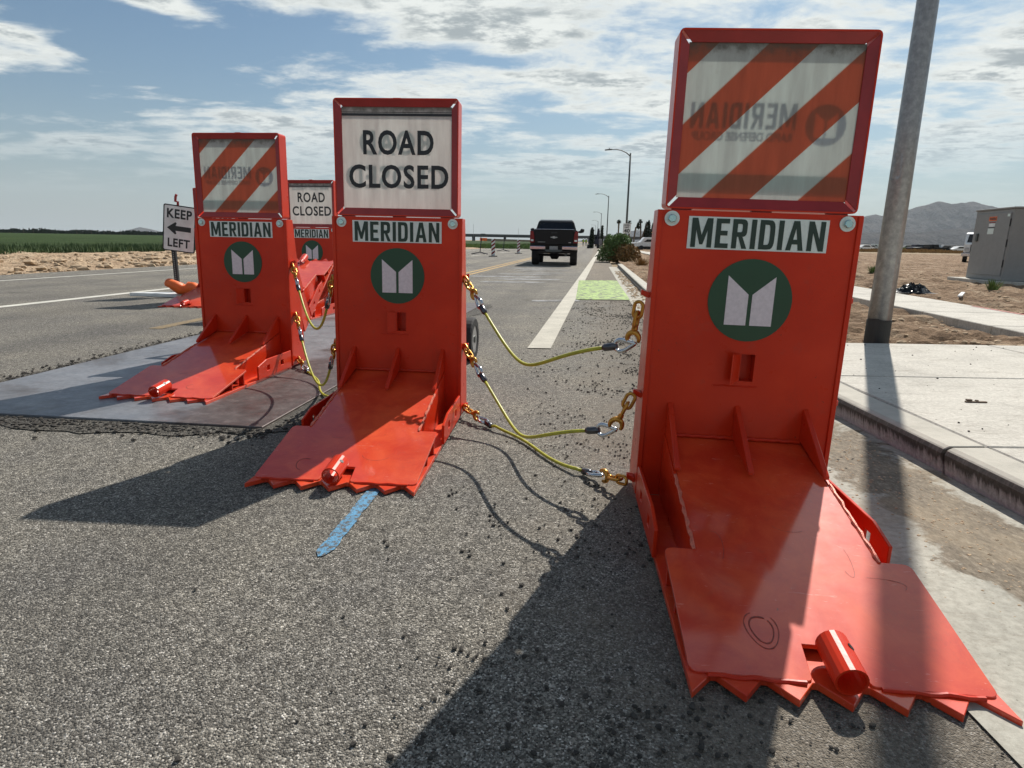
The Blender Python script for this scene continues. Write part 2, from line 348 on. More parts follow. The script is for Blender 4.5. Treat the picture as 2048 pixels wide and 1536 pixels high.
M['glass_dark'] = plain('tinted_glass', (.008, .009, .012), .08)
M['tail_red'] = plain('red_lens', (.20, .006, .010), .15)
M['plastic_or'] = plain('orange_plastic', (.85, .16, .03), .5)
M['white_paint'] = plain('white_paint', (.75, .75, .73), .35)
M['yellow_paint'] = plain('machine_yellow', (.60, .33, .03), .45)
M['leaf'] = plain('desert_leaf', (.125, .195, .055), .7, 0, .45, 1.6)
M['leaf_dry'] = plain('dry_twigs', (.26, .155, .055), .8, 0, .35, 3)
M['bark'] = plain('bark', (.14, .10, .065), .9, 0, .3, 9)
M['tree'] = plain('dark_tree_leaf', (.022, .036, .018), .8, 0, .4, .5)
M['hivis'] = plain('hi_vis_vest', (.45, .62, .05), .7)
M['cloth'] = plain('dark_cloth', (.03, .03, .045), .9)
M['skin'] = plain('skin', (.35, .18, .11), .6)
M['rock'] = plain('loose_stone', (.045, .040, .034), .95, 0, .5, 30, .4)
M['tanrock'] = plain('tan_stone', (.42, .31, .20), .95, 0, .35, 12, .4)
def rockm():
    m, t, b = new_mat('mountain_rock'); v = coord(t)
    n1 = nz(t, coord(t, (1, .6, 1.6)), .006, 9, .72, .4)
    t.links.new(ramp(t, n1, [(.3, (.050, .050, .055)), (.5, (.095, .090, .090)), (.7, (.165, .15, .14))]), b.inputs['Base Color'])
    setp(b, Roughness=1.0); b.inputs['Specular IOR Level'].default_value = 0
    bump(t, b, nz(t, v, .012, 9, .75), 1.0, 60); return m
M['mount'] = rockm()
M['bridge'] = plain('far_concrete', (.10, .10, .10), .9)

# ------------------------------------------------------------------ object helpers
def tag(o, label=None, cat=None, group=None, kind=None):
    if label: o['label'] = label
    if cat: o['category'] = cat
    if group: o['group'] = group
    if kind: o['kind'] = kind
    return o
def empty(name, loc=(0, 0, 0), rot=(0, 0, 0), label=None, cat=None, group=None, kind=None):
    o = bpy.data.objects.new(name, None); COL.objects.link(o); o.location = loc; o.rotation_euler = rot
    o.empty_display_size = .1
    return tag(o, label, cat, group, kind)
def mesh_obj(name, verts, faces, mat, parent=None, smooth_=False):
    me = bpy.data.meshes.new(name); me.from_pydata([tuple(v) for v in verts], [], faces); me.validate(); me.update()
    bm = bmesh.new(); bm.from_mesh(me); bmesh.ops.recalc_face_normals(bm, faces=bm.faces); bm.to_mesh(me); bm.free()
    if isinstance(mat, (list, tuple)):
        for q in mat: me.materials.append(M[q])
    else: me.materials.append(M[mat])
    if smooth_: me.polygons.foreach_set('use_smooth', [True] * len(me.polygons))
    o = bpy.data.objects.new(name, me); COL.objects.link(o)
    if parent: o.parent = parent
    return o
class MB:
    def __init__(s): s.v = []; s.f = []
    def add(s, vs, fs):
        k = len(s.v); s.v += [Vector(v) for v in vs]; s.f += [tuple(i + k for i in f) for f in fs]; return s
    def box(s, x0, x1, y0, y1, z0, z1):
        return s.add([(x0, y0, z0), (x1, y0, z0), (x1, y1, z0), (x0, y1, z0), (x0, y0, z1), (x1, y0, z1), (x1, y1, z1), (x0, y1, z1)],
                     [(0, 3, 2, 1), (4, 5, 6, 7), (0, 1, 5, 4), (1, 2, 6, 5), (2, 3, 7, 6), (3, 0, 4, 7)])
    def prism(s, pts, vec):
        n = len(pts); vec = Vector(vec); a = [Vector(p) for p in pts]
        return s.add(a + [p + vec for p in a], [tuple(range(n))[::-1], tuple(range(n, 2 * n))] + [(i, (i + 1) % n, n + (i + 1) % n, n + i) for i in range(n)])
    def tube(s, path, r, n=10, caps=True, closed=False):
        P = [Vector(p) for p in path]; R = r if isinstance(r, (list, tuple)) else [r] * len(P); k = len(s.v); m = len(P)
        up = None
        for i, p in enumerate(P):
            if closed: d = P[(i + 1) % m] - P[i - 1]
            else: d = P[min(i + 1, m - 1)] - P[max(i - 1, 0)]
            d.normalize()
            if up is None: up = Vector((0, 0, 1)) if abs(d.z) < .9 else Vector((1, 0, 0))
            a = d.cross(up)
            if a.length < 1e-6: a = d.orthogonal()
            a.normalize(); b = a.cross(d).normalized(); up = b
            for j in range(n):
                t = 2 * pi * j / n; s.v.append(p + a * R[i] * cos(t) + b * R[i] * sin(t))
        rng = m if closed else m - 1
        for i in range(rng):
            i2 = (i + 1) % m
            for j in range(n):
                s.f.append((k + i * n + j, k + i * n + (j + 1) % n, k + i2 * n + (j + 1) % n, k + i2 * n + j))
        if caps and not closed:
            s.f.append(tuple(k + j for j in range(n))[::-1]); s.f.append(tuple(k + (m - 1) * n + j for j in range(n)))
        return s
    def map(s, fn): s.v = [Vector(fn(v)) for v in s.v]; return s
    def build(s, name, mat, parent=None, bevel=0, sm=False):
        o = mesh_obj(name, s.v, s.f, mat, parent, sm)
        if bevel:
            b = o.modifiers.new('bevel', 'BEVEL'); b.width = bevel; b.segments = 1; b.limit_method = 'ANGLE'; b.angle_limit = radians(40)
        return o
def copy_tree(o, parent=None):
    c = o.copy(); COL.objects.link(c); c.parent = parent
    for ch in o.children: copy_tree(ch, c)
    return c
def plate_grid(xs, zs, holes, y0, y1):
    """upright plate in xz made of a grid, cells in holes left open"""
    mb = MB(); nx, nz_ = len(xs), len(zs)
    for y in (y0, y1):
        for z in zs:
            for x_ in xs: mb.v.append(Vector((x_, y, z)))
    I = lambda s, i, j: s * nx * nz_ + j * nx + i
    solid = lambda i, j: 0 <= i < nx - 1 and 0 <= j < nz_ - 1 and (i, j) not in holes
    for i in range(nx - 1):
        for j in range(nz_ - 1):
            if not solid(i, j): continue
            mb.f.append((I(0, i, j), I(0, i + 1, j), I(0, i + 1, j + 1), I(0, i, j + 1)))
            mb.f.append((I(1, i, j), I(1, i, j + 1), I(1, i + 1, j + 1), I(1, i + 1, j)))
            for (di, dj, a, b) in ((-1, 0, (i, j), (i, j + 1)), (1, 0, (i + 1, j), (i + 1, j + 1)), (0, -1, (i, j), (i + 1, j)), (0, 1, (i, j + 1), (i + 1, j + 1))):
                if not solid(i + di, j + dj): mb.f.append((I(0, *a), I(0, *b), I(1, *b), I(1, *a)))
    return mb
def text_mb(s, w, h, bold=0.0, thick=.0008, spacing=1.0):
    """flat lettering in the xz plane, centred on 0, facing -y"""
    cu = bpy.data.curves.new('lettering', 'FONT'); cu.body = s; cu.size = 1; cu.offset = bold; cu.extrude = 0.0; cu.space_character = spacing; cu.resolution_u = 4
    cu.fill_mode = 'BOTH'
    o = bpy.data.objects.new('lettering_tmp', cu); COL.objects.link(o)
    dg = bpy.context.evaluated_depsgraph_get(); me = o.evaluated_get(dg).to_mesh()
    vs = [v.co.copy() for v in me.vertices]; fs = [tuple(p.vertices) for p in me.polygons]
    o.evaluated_get(dg).to_mesh_clear(); bpy.data.objects.remove(o); bpy.data.curves.remove(cu)
    x0, x1 = min(v.x for v in vs), max(v.x for v in vs); y0, y1 = min(v.y for v in vs), max(v.y for v in vs)
    mb = MB(); mb.v = [Vector(((v.x - (x0 + x1) / 2) * w / (x1 - x0), 0, (v.y - (y0 + y1) / 2) * h / (y1 - y0))) for v in vs]; mb.f = fs
    # drop faces of zero area, give thickness
    n = len(mb.v); front = [v + Vector((0, -thick, 0)) for v in mb.v]
    edges = {}
    for f in fs:
        for a, b in zip(f, f[1:] + f[:1]): edges[(a, b)] = edges.get((a, b), 0) + 1
    sides = [(a, b, b + n, a + n) for (a, b) in edges if (b, a) not in edges]
    mb.v = mb.v + front; mb.f = [f[::-1] for f in fs] + [tuple(i + n for i in f) for f in fs] + sides
    return mb
def bold_word(word, w, h, thick=.0008, gap=.13):
    """condensed bold capitals drawn as polygons, in the xz plane facing -y"""
    def arcs(x0, x1, za, zb, t, n=10):
        # half ring open to the left: outer from (x0, zb) round to (x0, za)
        q = []; R1 = (zb - za) / 2; zc = (za + zb) / 2; rx = x1 - x0 - .10
        O = [(x0, zb), (x0 + .10, zb)]; I = [(x0, zb - t), (x0 + .10, zb - t)]
        for i in range(1, n + 1):
            a = pi / 2 - pi * i / n; e = .55
            f = lambda c: (abs(c) ** e) * (1 if c >= 0 else -1)
            O.append((x0 + .10 + rx * f(cos(a)), zc + R1 * f(sin(a)))); I.append((x0 + .10 + (rx - .185) * f(cos(a)), zc + (R1 - t) * f(sin(a))))
        O.append((x0, za)); I.append((x0, za + t))
        return [[O[i], I[i], I[i + 1], O[i + 1]] for i in range(len(O) - 1)]
    G_ = {'M': (.80, [[(0, 0), (0, 1), (.22, 1), (.40, .42), (.58, 1), (.80, 1), (.80, 0), (.62, 0), (.62, .60), (.46, .10), (.34, .10), (.18, .60), (.18, 0)]]),
          'E': (.50, [[(0, 0), (0, 1), (.50, 1), (.50, .84), (.19, .84), (.19, .59), (.45, .59), (.45, .43), (.19, .43), (.19, .16), (.50, .16), (.50, 0)]]),
          'R': (.58, [[(0, 0), (0, 1), (.19, 1), (.19, 0)]] + arcs(.19, .56, .40, 1, .16) + [[(.24, .40), (.40, .405), (.59, 0), (.40, 0)]]),
          'I': (.19, [[(0, 0), (0, 1), (.19, 1), (.19, 0)]]),
          'D': (.58, [[(0, 0), (0, 1), (.19, 1), (.19, 0)]] + arcs(.19, .58, 0, 1, .16)),
          'A': (.66, [[(0, 0), (.22, 1), (.33, 1), (.33, .76), (.255, .37), (.225, .21), (.19, 0)], [(.66, 0), (.47, 0), (.435, .21), (.405, .37), (.33, .76), (.33, 1), (.44, 1)], [(.225, .21), (.255, .37), (.405, .37), (.435, .21)]]),
          'N': (.62, [[(0, 0), (0, 1), (.19, 1), (.44, .40), (.44, 1), (.62, 1), (.62, 0), (.44, 0), (.18, .62), (.18, 0)]])}
    tot = sum(G_[c][0] for c in word) + gap * (len(word) - 1); mb = MB(); x = 0
    for c in word:
        wd, polys = G_[c]
        for P in polys:
            mb.prism([((x + a - tot / 2) * w / tot, 0, (b - .5) * h) for a, b in P], (0, -thick, 0))
        x += wd + gap
    return mb
def sheet(name, pts, z, mat, kind='structure', parent=None, jitter=0):
    vs = [(p[0], p[1], z) for p in pts]
    o = mesh_obj(name, vs, [tuple(range(len(vs)))], mat, parent)
    if kind and not parent: o['kind'] = kind
    return o
def strip(name, left, right, z, mat, parent=None, kind='structure'):
    vs = [(p[0], p[1], z) for p in left] + [(p[0], p[1], z) for p in right]; n = len(left)
    o = mesh_obj(name, vs, [(i, n + i, n + i + 1, i + 1) for i in range(n - 1)], mat, parent)
    if kind and not parent: o['kind'] = kind
    return o
def fb(x, y, z=0, o=4): return noise.fractal(Vector((x, y, z)), 0.9, 2.1, o)

# ------------------------------------------------------------------ ground, road, pavements
RS = .13            # the road runs to the right of straight ahead by this slope
def lat(l, y): return l + RS * y
ys = [-6, 0, 3, 6, 10, 16, 25, 40, 70, 120, 200, 350, 600]
G = 9000
sheet('ground', [(-G, -G), (G, -G), (G, G), (-G, G)], -.06, 'ground')
strip('road', [(lat(-14.0, y), y) for y in ys], [(lat(.72, y) if y > 11 else (1.0 if y < 2 else (1.0 + (y - 2) * .128)), y) for y in ys], 0.0, 'asphalt')
strip('bike_lane', [(lat(-.36, y), y) for y in (16.6, 25, 40, 70, 120)], [(lat(.68, y), y) for y in (16.6, 25, 40, 70, 120)], .004, 'lane_asphalt')
# lane markings
def line(name, l0, l1, y0, y1, mat, z=.004, sl=RS):
    yy = [y0 + (y1 - y0) * i / 8 for i in range(9)]
    return strip(name, [(l0 + sl * y, y) for y in yy], [(l1 + sl * y, y) for y in yy], z, mat)
line('edge_line', .14 - .142 * 5.75, .36 - .142 * 5.75, 5.75, 200, 'edge_line', .008, .142)
line('far_edge_line', -12.40, -12.27, -4, 220, 'white_line')
line('lane_line', -8.12, -7.94, -4, 15.5, 'white_line')
for k in range(7):
    line('lane_dash', -8.0, -7.88, 28 + k * 12, 31.5 + k * 12, 'white_line')
line('yellow_centre_line', -4.00, -3.90, 12.0, 220, 'yellow_line'); line('yellow_centre_line', -3.74, -3.64, 12.0, 220, 'yellow_line')
line('old_yellow_line', -4.6, -4.45, 6.6, 9.0, 'faint_yellow', .004, .10)
line('old_cross_line', 0, 0, 0, 0.0001, 'grey_smear') if False else None
sheet('cross_mark', [(.30, 10.35), (1.15, 10.55), (1.12, 10.85), (.32, 10.62)], .0065, 'grey_smear')
sheet('green_bike_box', [(1.09, 10.85), (2.05, 10.9), (2.72, 16.5), (1.70, 16.3)], .0125, 'green_paint')
random.seed(3)
for k in range(9):
    y = 15.5 + k * 1.1 + random.uniform(-.3, .3); xo = -1.9 + random.uniform(-.5, .5) + .12 * y; w = random.uniform(.5, 1.5); hh = random.uniform(.15, .4)
    pts = [(xo + w * cos(t) * random.uniform(.75, 1.1) + .5 * hh * sin(t), y + hh * sin(t) * random.uniform(.7, 1.2)) for t in [2 * pi * q / 14 for q in range(14)]]
    sheet('road_scuff', pts, .005 + .0003 * k, 'grey_smear')
# blue spray stripe
random.seed(5)
bl, br = [], []
for i in range(15):
    f_ = i / 14; x_ = -.545 - .055 * f_; y_ = 2.36 - .575 * f_; w = .025 + random.uniform(-.003, .004) + (.004 if i > 11 else 0)
    if i == 14: w = .008
    bl.append((x_ - w, y_ - .3 * w)); br.append((x_ + w, y_ + .2 * w))
o = strip('spray_paint_mark', bl, br, .0042, 'blue_paint')
o['kind'] = 'structure'

# gutter pan and kerb
kp = [(1.97, -6), (1.95, 0), (1.93, 2.0), (1.93, 3.6), (2.0, 5.6), (2.27, 9.5), (2.55, 12.2), (3.97, 23.5), (4.28, 26.0)]
def kx(y):
    for (a, b), (c, d) in zip(kp, kp[1:]):
        if b <= y <= d: return a + (c - a) * (y - b) / (d - b)
    return kp[0][0] if y < kp[0][1] else kp[-1][0] + (y - 26) * .13
def gx(y): return (1.01 if y < 2 else 1.01 + (y - 2) * .115) if y < 11 else 2.045 + (y - 11) * .125
gy = [-6, -2, 0, 1, 2, 3, 4, 5.5, 7, 9, 11, 14, 18, 23.5, 26]
strip('gutter', [(gx(y), y) for y in gy], [(kx(y) + .01, y) for y in gy], .006, 'pan')
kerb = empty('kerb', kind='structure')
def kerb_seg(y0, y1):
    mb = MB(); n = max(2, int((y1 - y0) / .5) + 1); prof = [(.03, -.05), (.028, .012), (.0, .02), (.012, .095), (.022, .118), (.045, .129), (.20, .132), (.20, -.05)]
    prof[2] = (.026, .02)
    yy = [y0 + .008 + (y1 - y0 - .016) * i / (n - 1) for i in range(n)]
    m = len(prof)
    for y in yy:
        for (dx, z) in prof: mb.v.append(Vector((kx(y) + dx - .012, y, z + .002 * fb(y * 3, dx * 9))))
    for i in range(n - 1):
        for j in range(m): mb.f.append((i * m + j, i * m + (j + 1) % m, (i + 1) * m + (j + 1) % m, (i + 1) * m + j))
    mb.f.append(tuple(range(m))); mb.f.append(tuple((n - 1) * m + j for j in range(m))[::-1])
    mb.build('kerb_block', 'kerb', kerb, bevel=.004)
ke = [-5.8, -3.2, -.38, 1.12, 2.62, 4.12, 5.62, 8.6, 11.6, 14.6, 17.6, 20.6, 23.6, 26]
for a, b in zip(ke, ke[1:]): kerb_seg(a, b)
# concrete landing behind the kerb: panels
pav = empty('pavement', kind='structure')
def panel(x0f, x1f, y0, y1, z0, z1, par, name='concrete_panel', g=.006):
    ny = 2; mb = MB()
    pts = [(x0f(y0 + g) + g, y0 + g), (x1f(y0 + g) - g, y0 + g), (x1f(y1 - g) - g, y1 - g), (x0f(y1 - g) + g, y1 - g)]
    mb.prism([(p[0], p[1], z0) for p in pts], (0, 0, z1 - z0)); mb.build(name, 'slab', par, bevel=.008)
for (a, b) in ((-4.7, -3.24), (-3.24, -1.78), (-1.78, -.32), (-.32, 1.14), (1.14, 2.62), (2.62, 4.12), (4.12, 5.61)):
    panel(lambda y: kx(y) + .192, lambda y: 4.35, a, b, -.05, .132, pav)
    panel(lambda y: 4.35, lambda y: 7.0, a, b, -.05, .132, pav)
# detached footpath
path = empty('footpath', kind='structure')
pl = lambda y: 4.6 + .12 * y; pr = lambda y: 5.9 + .12 * y
yy = 1.0
while yy < 62:
    panel(pl, pr, yy, yy + 1.5, -.05, .140 if yy > 5.5 else .139, path) if yy > 5.4 else None
    yy += 1.5
strip('footpath_far', [(pl(y), y) for y in (62, 90, 140)], [(pr(y), y) for y in (62, 90, 140)], .10, 'slab')
strip('spray_mark_on_path', [(pr(y) - .10, y) for y in (7.7, 8.6, 9.4)], [(pr(y) - .03, y) for y in (7.7, 8.6, 9.4)], .1445, 'red_spray')

# dirt terrain on the right
def terrain(name, us, vs_, fx, fz, mat):
    mb = MB(); nu, nv = len(us), len(vs_)
    for v in vs_:
        for u in us:
            X = fx(u, v); mb.v.append(Vector((X, v, fz(X, v))))
    for j in range(nv - 1):
        for i in range(nu - 1): mb.f.append((j * nu + i, j * nu + i + 1, (j + 1) * nu + i + 1, (j + 1) * nu + i))
    o = mb.build(name, mat, sm=False); o['kind'] = 'structure'; return o
def geo(a, b, n, p): return [a + (b - a) * (i / (n - 1)) ** p for i in range(n)]
def rz(x_, y_):
    w = pl(y_) - .06 < x_ < pr(y_) + .06
    amp = .055 * min(1, 18 / (y_ + 4)) + .02
    z = .075 + 1.35 * amp * fb(x_ * 2.3, y_ * 2.3, 1.0, 5) + .03 * fb(x_ * .6, y_ * .6, 4.0, 3) + .02 * abs(fb(x_ * 9, y_ * 9, 7, 2))
    if x_ > pr(y_): z -= .02
    if w: z = min(z, .10) * 0 + .03
    if 13.0 < x_ < 15.4 and 16.7 < y_ < 19.6: z = .04
    return min(z, .128 if x_ < pl(y_) else .20) if y_ < 9 else z
us = geo(0, 1, 260, 1.9)
terrain('dirt_verge', us, geo(5.63, 95, 330, 2.3), lambda u, v: kx(v) + .19 + u * (30 + v * .5), rz, 'dirt')
# dirt to the right of the far edge of the landing
# bank on the left
def lz(x_, y_):
    l = x_ - RS * y_; d = -14.0 - l
    if d < 0: return -.03
    k = min(1, d / 1.2); far = max(0, min(1, (d - 8) / 2))
    return -.01 + k * (.04 + .10 * abs(fb(x_ * 1.1, y_ * 1.1, 2, 5)) + .12 * max(0, fb(x_ * .45, y_ * .45, 9, 4)) + .05 * fb(x_ * 5, y_ * 5, 3, 3)) + .02 * far
terrain('dirt_bank', [i / 119 for i in range(120)], geo(3, 140, 420, 1.7), lambda u, v: lat(-13.8 - 10.9 * (1 - u), v) , lz, 'berm')
# the crop field with an uneven top
def fz(x_, y_): return .10 + .05 * fb(x_ * .7, y_ * .7, 5, 4) + .25 * min(1, max(0, (-24.4 - (x_ - RS * y_)) / 20))
terrain('field', [1 - q for q in geo(0, 1, 90, 2.2)], geo(6, 620, 200, 2.0), lambda u, v: lat(-24.2 - (1 - u) * (60 + v * 1.1), v), fz, 'field')

# steel road plates
def steel_plate(p, label):
    mb = MB(); mb.prism([(a, b, .001) for a, b in p], (0, 0, .016))
    o = mb.build('steel_plate', 'plate', bevel=.003); tag(o, label, 'steel plate', 'steel plates bridging the road trench'); return o
steel_plate([(-3.47, 3.34), (-1.31, 3.10), (-.85, 6.84), (-3.08, 6.96)], 'near steel road plate under the front striped barrier')
steel_plate([(-3.07, 6.985), (-.84, 6.865), (-.47, 9.87), (-2.72, 9.99)], 'far steel road plate behind the road closed barriers')
# ragged cold patch round the plates
random.seed(11)
def ragged(pts, w, n=24):
    a = [];b = []
    for (p, q) in zip(pts, pts[1:]):
        P, Q = Vector(p), Vector(q); d = (Q - P); nn = Vector((d.y, -d.x)).normalized()
        for i in range(n):
            t = i / n; c = P + d * t; a.append(c - nn * .03); b.append(c + nn * (w * (.75 + .5 * fb(c.x * 3, c.y * 3, 1)) ))
    return a, b
a_, b_ = ragged([(-3.6, 3.355), (-1.30, 3.095), (-.84, 6.85), (-.46, 9.88)], .20)
strip('patched_trench_edge', a_, b_, .0055, 'patch')
a_, b_ = ragged([(-2.75, 10.0), (-3.09, 6.97), (-3.48, 3.3)], .12)
strip('patched_trench_edge', a_, b_, .0055, 'patch')

# ------------------------------------------------------------------ vehicle barrier
def barrier(name='vehicle_barrier', sign='stripe', with_sign=True):
    root = empty(name)
    S = .0288
    def sh(v): return (v[0], v[1] + S * max(0.0, v[2]), v[2])
    def put(mb, nm, mat='paint', par=root, bevel=0, sm=False): return mb.map(sh).build(nm, mat, par, bevel, sm)
    W = .355; H = 1.0975
    put(plate_grid([-W, -.006, .044, W], [.02, .488, .590, H], {(1, 1)}, 0, .011), 'face_plate')
    for s in (-1, 1):
        put(MB().prism([(s * W, .0115, .02), (s * W, .0115, H), (s * W, .095, H), (s * W, .15, .75), (s * W, .215, .02)], (-s * .008, 0, 0)), 'side_panel', bevel=.0015)
        put(MB().box(min(s * W, s * .338), max(s * W, s * .338), -.007, -.0005, .02, H - .002), 'edge_strip', bevel=.0015)
        put(MB().prism([(s * .259, -.0005, .395), (s * .259, -.0005, .272), (s * .259, -.25, .214), (s * .259, -.25, .226), (s * .259, -.24, .235)], (-s * .019, 0, 0)), 'gusset', bevel=.002)
        # side wall carrying the ramp
        put(MB().prism([(s * .263, -.0005, .27), (s * .263, -.0005, .019), (s * .263, -.63, .019), (s * .263, -.63, .119), (s * .263, -.26, .2035)], (-s * .011, 0, 0)), 'side_wall', bevel=.0015)
        wl = [(s * .258 + .002 * sin(i * 2.1), -.262 - i * .0245, .2025 - i * .00562 + .0014 * sin(i * 5)) for i in range(16)]
        put(MB().tube(wl, [.0058 + .0015 * sin(i * 3.3) for i in range(16)], 6), 'weld_bead', 'weld')
        # upright bar with two holes
        xs = [0, .10, .135, .27, .305, .40]; zs = [.018, .062, .098, .142]
        g = plate_grid(xs, zs, {(1, 1), (3, 1)}, 0, .012)
        g.map(lambda v, s=s: (s * .349 + (v[1] - .006), -.03 - v[0] * 1.2, v[2] - (.03 * max(0, (v[0] - .33) / .07) if v[2] > .13 else 0)))
        put(g, 'side_bar', bevel=.002)
        for yb in (-.66, -.80, -.95):
            put(MB().box(min(s * .30, s * .335), max(s * .30, s * .335), yb - .006, yb + .006, .0195, .2481 - .0012 - .229 * (-yb) + .004), 'stiffener', bevel=.001)
    put(MB().prism([(-.0095, -.0005, .395), (-.0095, -.0005, .272), (-.0095, -.25, .214), (-.0095, -.25, .226), (-.0095, -.24, .235)], (.019, 0, 0)), 'gusset', bevel=.002)
    put(MB().prism([(-.346, .16, .30), (-.346, .215, .02), (.346, .215, .02), (.346, .16, .30)], (0, -.006, 0)), 'back_plate')
    # welds along the foot of the plate
    put(MB().tube([(-.24 + i * .02, -.006, .268 + .002 * sin(i * 2.6)) for i in range(25)], .006, 6), 'weld_bead', 'paint')
    # ramp
    def rz_(y): return .261 + y * .2292
    def arc(cx_, cy_, r, a0, a1, n=4): return [(cx_ + r * cos(a0 + (a1 - a0) * i / n), cy_ + r * sin(a0 + (a1 - a0) * i / n)) for i in range(n + 1)]
    P = [(-.247, -.001), (-.256, -.626)] + arc(-.321, -.648, .022, pi / 2, pi) + [(-.339, -1.0)] + arc(-.319, -1.017, .02, pi, 1.5 * pi) + arc(-.075, -1.025, .012, -pi / 2, 0) + [(-.056, -.935), (.056, -.935)] + arc(.075, -1.025, .012, pi, 1.5 * pi) \
        + arc(.319, -1.017, .02, -pi / 2, 0) + [(.339, -1.0)] + arc(.321, -.648, .022, 0, pi / 2) + [(.256, -.626), (.247, -.001)]
    put(MB().prism([(a, b, rz_(b)) for a, b in P], (0, 0, -.012)), 'ramp_plate', 'ramp_paint', bevel=.0012)
    put(MB().tube([(a, -1.0425 + .002 * sin(a * 90), .0215 + .0015 * sin(a * 60)) for a in [-.30 + i * .02 for i in range(12)]], .0055, 6), 'weld_bead', 'paint')
    put(MB().tube([(a, -1.0425 + .002 * sin(a * 90), .0215 + .0015 * sin(a * 60)) for a in [.085 + i * .02 for i in range(12)]], .0055, 6), 'weld_bead', 'paint')
    # base plate with teeth
    T = [(-.345, .0), (-.345, -1.1)]
    for i in range(7):
        t = -.340 + i * .1133
        if i > 0: T.append((t, -1.098))
        if i < 6: T.append((t + .050, -1.036)); T.append((t + .062, -1.036))
    T.append((.345, -1.1)); T.append((.345, 0))
    put(MB().prism([(a, b, .0) for a, b in T], (0, 0, .0185)), 'toothed_base_plate', 'ramp_paint', bevel=.0015)
    # socket tube
    n = 20; mb = MB(); A = Vector((0, -.958, .073)); B = Vector((0, -1.075, .0565)); d = (B - A).normalized(); a = Vector((1, 0, 0)); b = a.cross(d)
    for (c, r) in ((A, .0365), (B, .0365), (B, .0315), (A, .0315)):
        for j in range(n): mb.v.append(c + (a * cos(2 * pi * j / n) + b * sin(2 * pi * j / n)) * r)
    for q in range(4):
        for j in range(n): mb.f.append((q * n + j, q * n + (j + 1) % n, ((q + 1) % 4) * n + (j + 1) % n, ((q + 1) % 4) * n + j))
    tb = put(mb, 'socket_tube', sm=False)
    hc = A.lerp(B, .35) + (a * .62 - b * .78 if b.z < 0 else a * .62 + b * .78) * .0368
    nn = (hc - A.lerp(B, .35)).normalized(); e1 = d; e2 = nn.cross(d)
    mb = MB(); mb.prism([hc + (e1 * cos(2 * pi * j / 10) + e2 * sin(2 * pi * j / 10)) * .009 for j in range(10)], nn * .0006); put(mb, 'pin_hole', 'black', tb)
    # slot flap, small bracket line
    put(MB().prism([(-.013, -.0008, .590), (-.013, -.0008, .488), (-.050, -.042, .480), (-.050, -.042, .595)], (.004, 0, 0)), 'slot_flap', bevel=.001)
    put(MB().box(-.02, .05, .05, .054, .47, .5945), 'slot_pocket'); put(MB().box(-.02, .05, .012, .0495, .4835, .4875), 'slot_pocket'); put(MB().box(-.0115, -.0075, .012, .0495, .488, .590), 'slot_pocket'); put(MB().box(.0455, .0495, .012, .0495, .488, .590), 'slot_pocket'); put(MB().box(-.02, .05, .012, .0495, .5905, .5945), 'slot_pocket')
    put(MB().tube([(-.10 + i * .02, -.002, .469 + .001 * sin(i * 4)) for i in range(9)], .0025, 5), 'weld_bead', 'paint')
    # name label
    lb = put(MB().box(-.243, .243, -.0035, -.0005, .965, 1.078), 'name_label', 'label_white')
    put(bold_word('MERIDIAN', .462, .102).map(lambda v: (v.x, v.y - .0042, v.z + 1.0215)), 'lettering', 'label_print', lb)
    # emblem
    zc = .787
    dk = put(MB().prism([(.149 * cos(2 * pi * j / 48), -.0005, zc + .149 * sin(2 * pi * j / 48)) for j in range(48)], (0, -.0025, 0)), 'emblem_disc', 'green_print')
    for s in (-1, 1):
        put(MB().prism([(s * .084, -.0036, zc + .088), (s * .007, -.0036, zc + .022), (s * .007, -.0036, zc - .090), (s * .084, -.0036, zc - .090)], (0, -.0012, 0)), 'emblem_half', 'emblem_white', dk)
    for s in (-1, 1):
        bo = put(MB().prism([(s * .303 + .0155 * cos(2 * pi * j / 6 + .3), -.006, 1.068 + .0155 * sin(2 * pi * j / 6 + .3)) for j in range(6)], (0, -.012, 0)), 'bolt', 'zinc', bevel=.002)
        put(MB().prism([(s * .303 + .0265 * cos(2 * pi * j / 20), -.0012, 1.068 + .0265 * sin(2 * pi * j / 20)) for j in range(20)], (0, -.004, 0)), 'washer', 'label_white', bo)
    # eyes on the sides for the tethers
    for s in (-1, 1):
        for z in (.80, .415, .07):
            put(MB().prism([(s * (W + .0005), .035, z - .022), (s * (W + .0005), .09, z - .022), (s * (W + .030), .075, z - .012), (s * (W + .030), .05, z - .012)], (0, 0, .02)), 'side_lug', bevel=.002)
    if with_sign:
        fo, fi, z0, z1, zi0, zi1 = .329, .292, 1.104, 1.690, 1.143, 1.652
        y0, yi = -.004, .012
        def rail(pts_o, pts_i, cut):
            # outer edge forward, inner edge set back: a sloping face with a mitre gap
            (a0, a1), (b0, b1) = pts_o, pts_i
            a0, a1, b0, b1 = map(Vector, (a0, a1, b0, b1))
            u = (a1 - a0).normalized(); g = .0035
            A0 = a0 + u * .006; A1 = a1 - u * .006; B0 = b0 + u * .0075; B1 = b1 - u * .0075
            C0 = a0 + u * .014; C1 = a1 - u * .014
            vs = [Vector((p.x, y, p.y)) for p, y in ((A0, y0), (A1, y0), (B1, yi), (B0, yi))]
            ws = [v + Vector((0, .004, 0)) for v in vs]
            mb = MB(); mb.add(vs + ws, [(0, 1, 2, 3), (7, 6, 5, 4), (0, 4, 5, 1), (1, 5, 6, 2), (2, 6, 7, 3), (3, 7, 4, 0)]); return mb
        cs_o = [(-fo, z0), (fo, z0), (fo, z1), (-fo, z1)]; cs_i = [(-fi, zi0), (fi, zi0), (fi, zi1), (-fi, zi1)]
